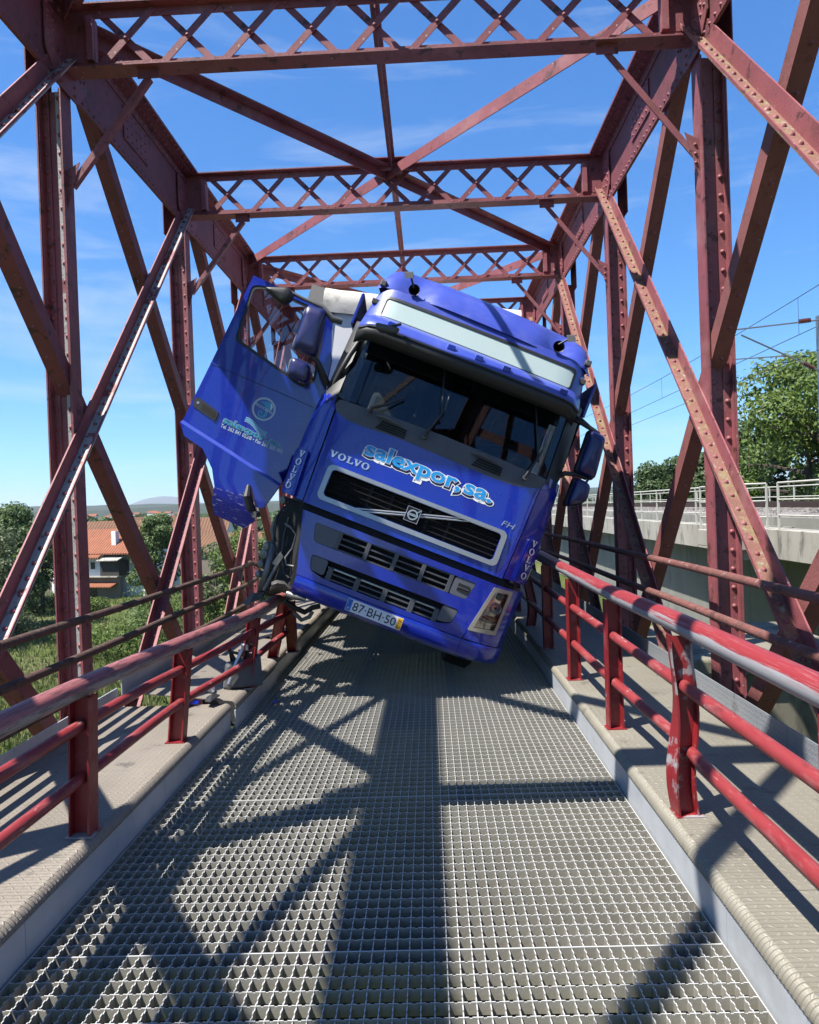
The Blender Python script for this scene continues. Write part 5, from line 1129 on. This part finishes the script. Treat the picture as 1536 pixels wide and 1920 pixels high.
for i in range(26):
    px = rnd.choice((rnd.uniform(155, 260), rnd.uniform(250, 345))); d = rnd.uniform(900, 1200); q = onz(px, 1000, GZ)*1; q = q*(d/q.y); s_ = rnd.uniform(7, 13)
    B = thing('village_house', 'tiny white house in the distant village below the hills', 'house', (q.x, d, GZ), 'far village houses'); zz = 8+rnd.uniform(0, 8)
    hb('wall', -s_/2, s_/2, 0, 8, -1, zz, 'white_wall', B); m = MB(); gable(m, -s_/2, s_/2, 0, 8, zz, zz+2.2); build('roof', m, 'tile_roof', B)
# wooded belt in front of the hills: uneven tree tops too far to tell apart
rnd = random.Random(33); mb = MB()
for i in range(900):
    a = R_(rnd.uniform(-42, 40)); d = rnd.uniform(300, 800); x, y = math.sin(a)*d, math.cos(a)*d; r = rnd.uniform(4, 9); hz_ = rnd.uniform(6, 11)
    if -55 < x < 30 and d < 420: continue
    for _ in range(26):
        dd = Vector((rnd.gauss(0, 1), rnd.gauss(0, 1), rnd.gauss(0, 1))).normalized(); p = Vector((x+dd.x*r, y+dd.y*r, GZ+hz_*.5+dd.z*hz_*.5)); n_ = (dd+Vector((rnd.uniform(-.6, .6), rnd.uniform(-.6, .6), .4))).normalized(); t1 = n_.cross(Vector((0, .3, 1))).normalized(); t2 = n_.cross(t1); s_ = r*.55
        mb.add([p-t1*s_, p-t2*s_, p+t1*s_, p+t2*s_], [(0, 1, 2, 3)])
o = build('far_woodland', mb, 'leaf_dark'); stuff(o); tag(o, 'dark green woodland belt on the plain towards the hills', 'woodland')

# ================================================================== RAILWAY VIADUCT on the right
via = thing('railway_viaduct', 'concrete railway viaduct with ballasted track running beside the bridge', 'viaduct', (8.2, 16, GZ+6.4))
def vb(n, x0, x1, y0, y1, z0, z1, m_, par=via, bv=0):
    L_ = via.location; return build(n, MB().box(x0-L_.x, x1-L_.x, y0-L_.y, y1-L_.y, z0-L_.z, z1-L_.z), m_, par, bevel=bv)
y = -6.0
while y < 120:
    vb('edge_beam', 8.16, 8.75, y+.01, y+7.99, .17, .875, 'concrete', bv=.015); y += 8
vb('deck', 8.76, 13.6, -8, 122, .5, .9, 'concrete_dark'); vb('girder_wall', 9.05, 9.35, -8, 122, -3.4, .49, 'concrete_dark'); vb('kerb_wall', 8.9, 9.1, -8, 122, .905, 1.12, 'concrete_dark'); vb('kerb_wall', 13.2, 13.4, -8, 122, .905, 1.12, 'concrete_dark')
m = MB(); rnd = random.Random(3); rows = []
L_ = via.location
for i in range(240):
    yy = -8+i*.5; rows.append([(x-L_.x, yy-L_.y, z-L_.z+rnd.uniform(-.025, .03)) for x, z in ((9.11, 1.05), (9.4, 1.18), (9.8, 1.24), (10.5, 1.26), (11.3, 1.26), (12.2, 1.25), (12.8, 1.2), (13.19, 1.05))])
build('ballast', m.grid(rows), 'ballast', via, smooth=80)
mb = MB()
for i in range(5200):
    yy = 10+rnd.random()**1.5*45; x = rnd.uniform(9.12, 9.75); z = 1.06+(x-9.11)*.27; s_ = rnd.uniform(.025, .05); a = rnd.uniform(0, 6.28); c, sn = math.cos(a)*s_, math.sin(a)*s_
    mb.add([(x-L_.x-c, yy-L_.y-sn, z-L_.z), (x-L_.x+c, yy-L_.y+sn, z-L_.z), (x-L_.x-sn, yy-L_.y+c, z-L_.z+.02), (x-L_.x, yy-L_.y, z-L_.z+s_*1.3)], [(0, 1, 3), (1, 2, 3), (2, 0, 3)])
stuff(build('ballast_stones', mb, 'ballast', via))
for x in (10.35, 11.95): vb('rail', x-.035, x+.035, -8, 122, 1.30, 1.46, 'steel_rail')
for i in range(70): vb('sleeper', 9.9, 12.4, 8+i*.62, 8.24+i*.62, 1.2, 1.31, 'concrete')
for yy in (2, 30, 58, 86): vb('pier', 9.0, 13.3, yy, yy+1.6, GZ, .49, 'concrete_dark')
vb('refuge_platform', 7.55, 8.155, 18.6, 21.3, .35, .80, 'concrete', bv=.02); vb('bracket', 7.75, 8.155, 18.75, 19.0, .1, .345, 'concrete'); vb('bracket', 7.75, 8.155, 20.9, 21.15, .1, .345, 'concrete')
def fence(name, label, xs, y0, y1, step, zf, zt, group=None, path=None):
    f = thing(name, label, 'railing', (xs, y0, zf), group); n = int((y1-y0)/step)
    pts = path or [(xs, y0+step*i) for i in range(n+1)]
    pm = MB().box(-.022, .022, -.022, .022, 0, zt-zf).mesh('post'); pm.materials.append(MAT['cream_paint'])
    for (x, y) in pts: like('post', pm, f, Matrix.Translation((x-xs, y-y0, 0)))
    for k in (1.0, .64, .30): build('rail', MB().tube([(x-xs, y-y0, (zt-zf)*k) for x, y in pts], .024 if k == 1 else .019, 8), 'cream_paint', f, smooth=60)
    return f
fence('viaduct_railing', 'cream painted railing on the near edge of the concrete viaduct, before the refuge', 8.3, -4, 18.5, 2.0, .875, 1.98)
fence('viaduct_railing', 'cream painted railing stepping out round the small refuge platform', 8.3, 18.5, 21.5, 1.0, .80, 1.98, path=[(8.3, 18.62), (7.62, 18.68), (7.62, 19.95), (7.62, 21.22), (8.3, 21.28)])
fence('viaduct_railing', 'cream painted railing on the near viaduct edge beyond the refuge platform', 8.3, 21.5, 115, 2.0, .875, 1.98)
fence('viaduct_railing', 'cream painted railing on the far edge of the viaduct behind the track', 13.5, -4, 115, 2.0, .9, 1.98)
# catenary
mast = thing('catenary_mast', 'grey catenary mast with insulated brackets holding the overhead wires', 'mast', (9.35, 17.9, .9))
def ml_(p): return Vector(p)-mast.location
m = MB()
for dx in (-.09, .09): m.box(dx*.6-.005, dx*.6+.005, -.06, .06, 0, 4.98)
m.box(-.048, .048, -.005, .005, 0, 4.98); build('mast', m, 'aluminium', mast)
def iy(px, py, y): return ony(px, py, y)
a, b = iy(1533, 601, 17.85), iy(1400, 618, 22); c_ = iy(1513, 687, 17.85); d_ = iy(1395, 632, 20.5)
bar3('bracket_tube', [ml_(iy(1536, 600, 17.8)), ml_(iy(1380, 618, 17.8))], .018, 'aluminium', mast); bar3('bracket_tube', [ml_(iy(1536, 694, 17.8)), ml_(iy(1390, 628, 17.8))], .02, 'aluminium', mast); bar3('bracket_tube', [ml_(iy(1475, 667, 17.8)), ml_(iy(1375, 674, 17.8))], .014, 'aluminium', mast)
for p, q in ((iy(1520, 600, 17.8), iy(1497, 603, 17.8)), (iy(1526, 691, 17.8), iy(1504, 680, 17.8))):
    d = (q-p); n_ = 7
    pr = []
    for i in range(n_): pr += [(.028, d.length*i/n_), (.06, d.length*(i+.35)/n_), (.028, d.length*(i+.7)/n_)]
    build('insulator', MB().lathe(pr, ml_(p), d, 12), 'brown_insulator', mast, smooth=30)
for nm, lb, z0, sag in (('messenger_wire', 'upper messenger wire sagging over the railway track', 7.32, .25), ('contact_wire', 'taut contact wire below the messenger wire over the track', 6.18, 0)):
    wpts = []
    for i in range(61):
        y = 6+i*1.6; u = ((y-17.8) % 34)/34; wpts.append((10.6, y, z0-sag*4*u*(1-u)))
    wt = thing(nm, lb, 'wire', (10.6, 6, z0)); build('wire', MB().tube([Vector(p)-wt.location for p in wpts], .011, 5), 'under_steel', wt)
    if sag:
        for i in range(14):
            y = 9+i*6.2; u = ((y-17.8) % 34)/34; z = z0-sag*4*u*(1-u); build('dropper', MB().tube([Vector((10.6, y, z))-wt.location, Vector((10.6, y, 6.185))-wt.location], .006, 4), 'under_steel', wt)
wt = thing('return_wire', 'thin return wire crossing behind the truss columns', 'wire', (9.0, 8, 5)); build('wire', MB().tube([Vector((9.1, 4+i*2, 5.0))-wt.location for i in range(50)], .009, 5), 'under_steel', wt)
# path, pier of the old bridge
struct(build('path', MB().grid([[(x, y, ground_h(x, y)+.06) for x in (7.6, 8.1, 8.6)] for y in [25+i*1.5 for i in range(26)]]), 'sand_path'))
pier = thing('bridge_pier', 'stained concrete pier block under the walkway edge', 'pier', (3.9, 9.2, GZ))
build('block', MB().box(-1.2, 1.3, 0, 2.4, 0, 8.55), 'concrete_stained', pier, bevel=.03); build('cap', MB().box(-1.3, 1.4, -.12, 2.5, 8.56, 8.75), 'concrete_stained', pier, bevel=.03)

# ================================================================== DEBRIS
GD = 'torn black plastic shards on the left walkway'
def shard(name, label, cat, p, size, m_, seed, group=None, lift=.0):
    r = random.Random(seed); n = r.randint(5, 7); m = MB(); pts = []
    for i in range(n): a = 2*math.pi*i/n+r.uniform(-.3, .3); q = size*r.uniform(.5, 1.1); pts.append(Vector((math.cos(a)*q, math.sin(a)*q*.7, max(0, r.uniform(-.2, .5))*size)))
    lo = min(q.z for q in pts); pts = [Vector((q.x, q.y, q.z-lo)) for q in pts]
    c = Vector((0, 0, size*.35)); t_ = Vector((0, 0, .008)); k = len(pts)
    m.add(pts+[c]+[q+t_ for q in pts]+[c+t_], [(i, k, (i+1) % k) for i in range(k)]+[(k+1+i, k+1+(i+1) % k, 2*k+1) for i in range(k)]+[(i, (i+1) % k, k+1+(i+1) % k, k+1+i) for i in range(k)])
    o = build(name, m, m_, None, recalc=True); o.location = (p.x, p.y, p.z+lift); o.rotation_euler = (0, 0, r.uniform(0, 6)); tag(o, label, cat, group); return o
shard('plastic_shard', 'curled black plastic shard on the walkway beside the blue chip', 'debris', onz(398, 1312, .245), .11, 'black_plastic', 3)
shard('plastic_shard', 'jagged black shard lying behind the broken lamp unit', 'debris', onz(408, 1188, .26), .12, 'black_plastic', 4)
shard('plastic_shard', 'flat black shard near the leaning red post', 'debris', onz(506, 1196, .24), .11, 'black_plastic', 5)
shard('plastic_shard', 'small dark scrap against the broken lamp unit', 'debris', onz(396, 1298, .25), .07, 'slat_grey', 6)
shard('paint_chip', 'small blue paint chip on the walkway by the railing post', 'debris', onz(362, 1322, .205), .07, 'truck_blue', 7)
shard('paint_chip', 'blue plastic chip lying on the road grating', 'debris', onz(518, 1318, .002), .06, 'truck_blue', 8)
shard('metal_scrap', 'pale torn metal scrap at the foot of the leaning post', 'debris', onz(540, 1188, .24), .11, 'broken_metal', 9)
for i, (px, py) in enumerate(((560, 1220), (572, 1235), (600, 1226), (548, 1212), (640, 1240), (698, 1238))): shard('metal_scrap', 'small bright scrap on the grating in the shade under the truck', 'debris', onz(px, py, .002), .035, 'broken_metal', 20+i, 'scraps under the truck')
bp = onz(455, 1286, .24); bx_ = thing('broken_lamp_unit', 'broken grey lamp unit with black cables standing behind the red post', 'debris', bp)
bx_.rotation_euler = (0, 0, R_(18))
build('case', MB().add([(-.17, -.08, 0), (.17, -.08, 0), (.17, .14, 0), (-.17, .14, 0), (-.13, -.06, .2), (.16, -.04, .26), (.16, .12, .26), (-.13, .1, .2)], [(3, 2, 1, 0), (4, 5, 6, 7), (0, 1, 5, 4), (1, 2, 6, 5), (2, 3, 7, 6), (3, 0, 4, 7)]), 'cowl_plastic', bx_, bevel=.02)
build('screw_cap', MB().lathe([(0, -.012), (.025, -.01), (.025, .01)], (-.12, -.085, .03), (0, 1, 0), 12), 'broken_metal', bx_, smooth=40)
for i in range(7):
    r = random.Random(50+i); bar3('cable', [(r.uniform(-.1, .14), r.uniform(-.04, .08), .2), (r.uniform(-.14, .14), r.uniform(-.06, .06), .3), (r.uniform(-.18, .1), r.uniform(-.1, .04), r.uniform(.2, .38))], .014, 'black_plastic', bx_)
build('white_clip', MB().box(.0, .06, -.03, .02, .30, .36), 'white_paint', bx_, bevel=.01); bar3('silver_strap', [(-.12, -.1, .05), (-.06, -.09, .2), (.0, -.05, .32)], .015, 'silver', bx_)

# ================================================================== HAZE over the plain
hz = build('haze', MB().box(-15800, 15800, -15800, 15800, GZ-1.5, 420), None)
hm = bpy.data.materials.new('haze_air'); hm.use_nodes = True; t = hm.node_tree; t.nodes.clear(); pv = N(t, 'ShaderNodeVolumePrincipled'); pv.inputs['Color'].default_value = (.80, .89, 1, 1); pv.inputs['Density'].default_value = 6e-5; pv.inputs['Anisotropy'].default_value = .2
o = N(t, 'ShaderNodeOutputMaterial'); t.links.new(pv.outputs[0], o.inputs['Volume']); hz.data.materials.append(hm); stuff(hz); tag(hz, 'thin blue summer haze over the whole plain', 'haze')
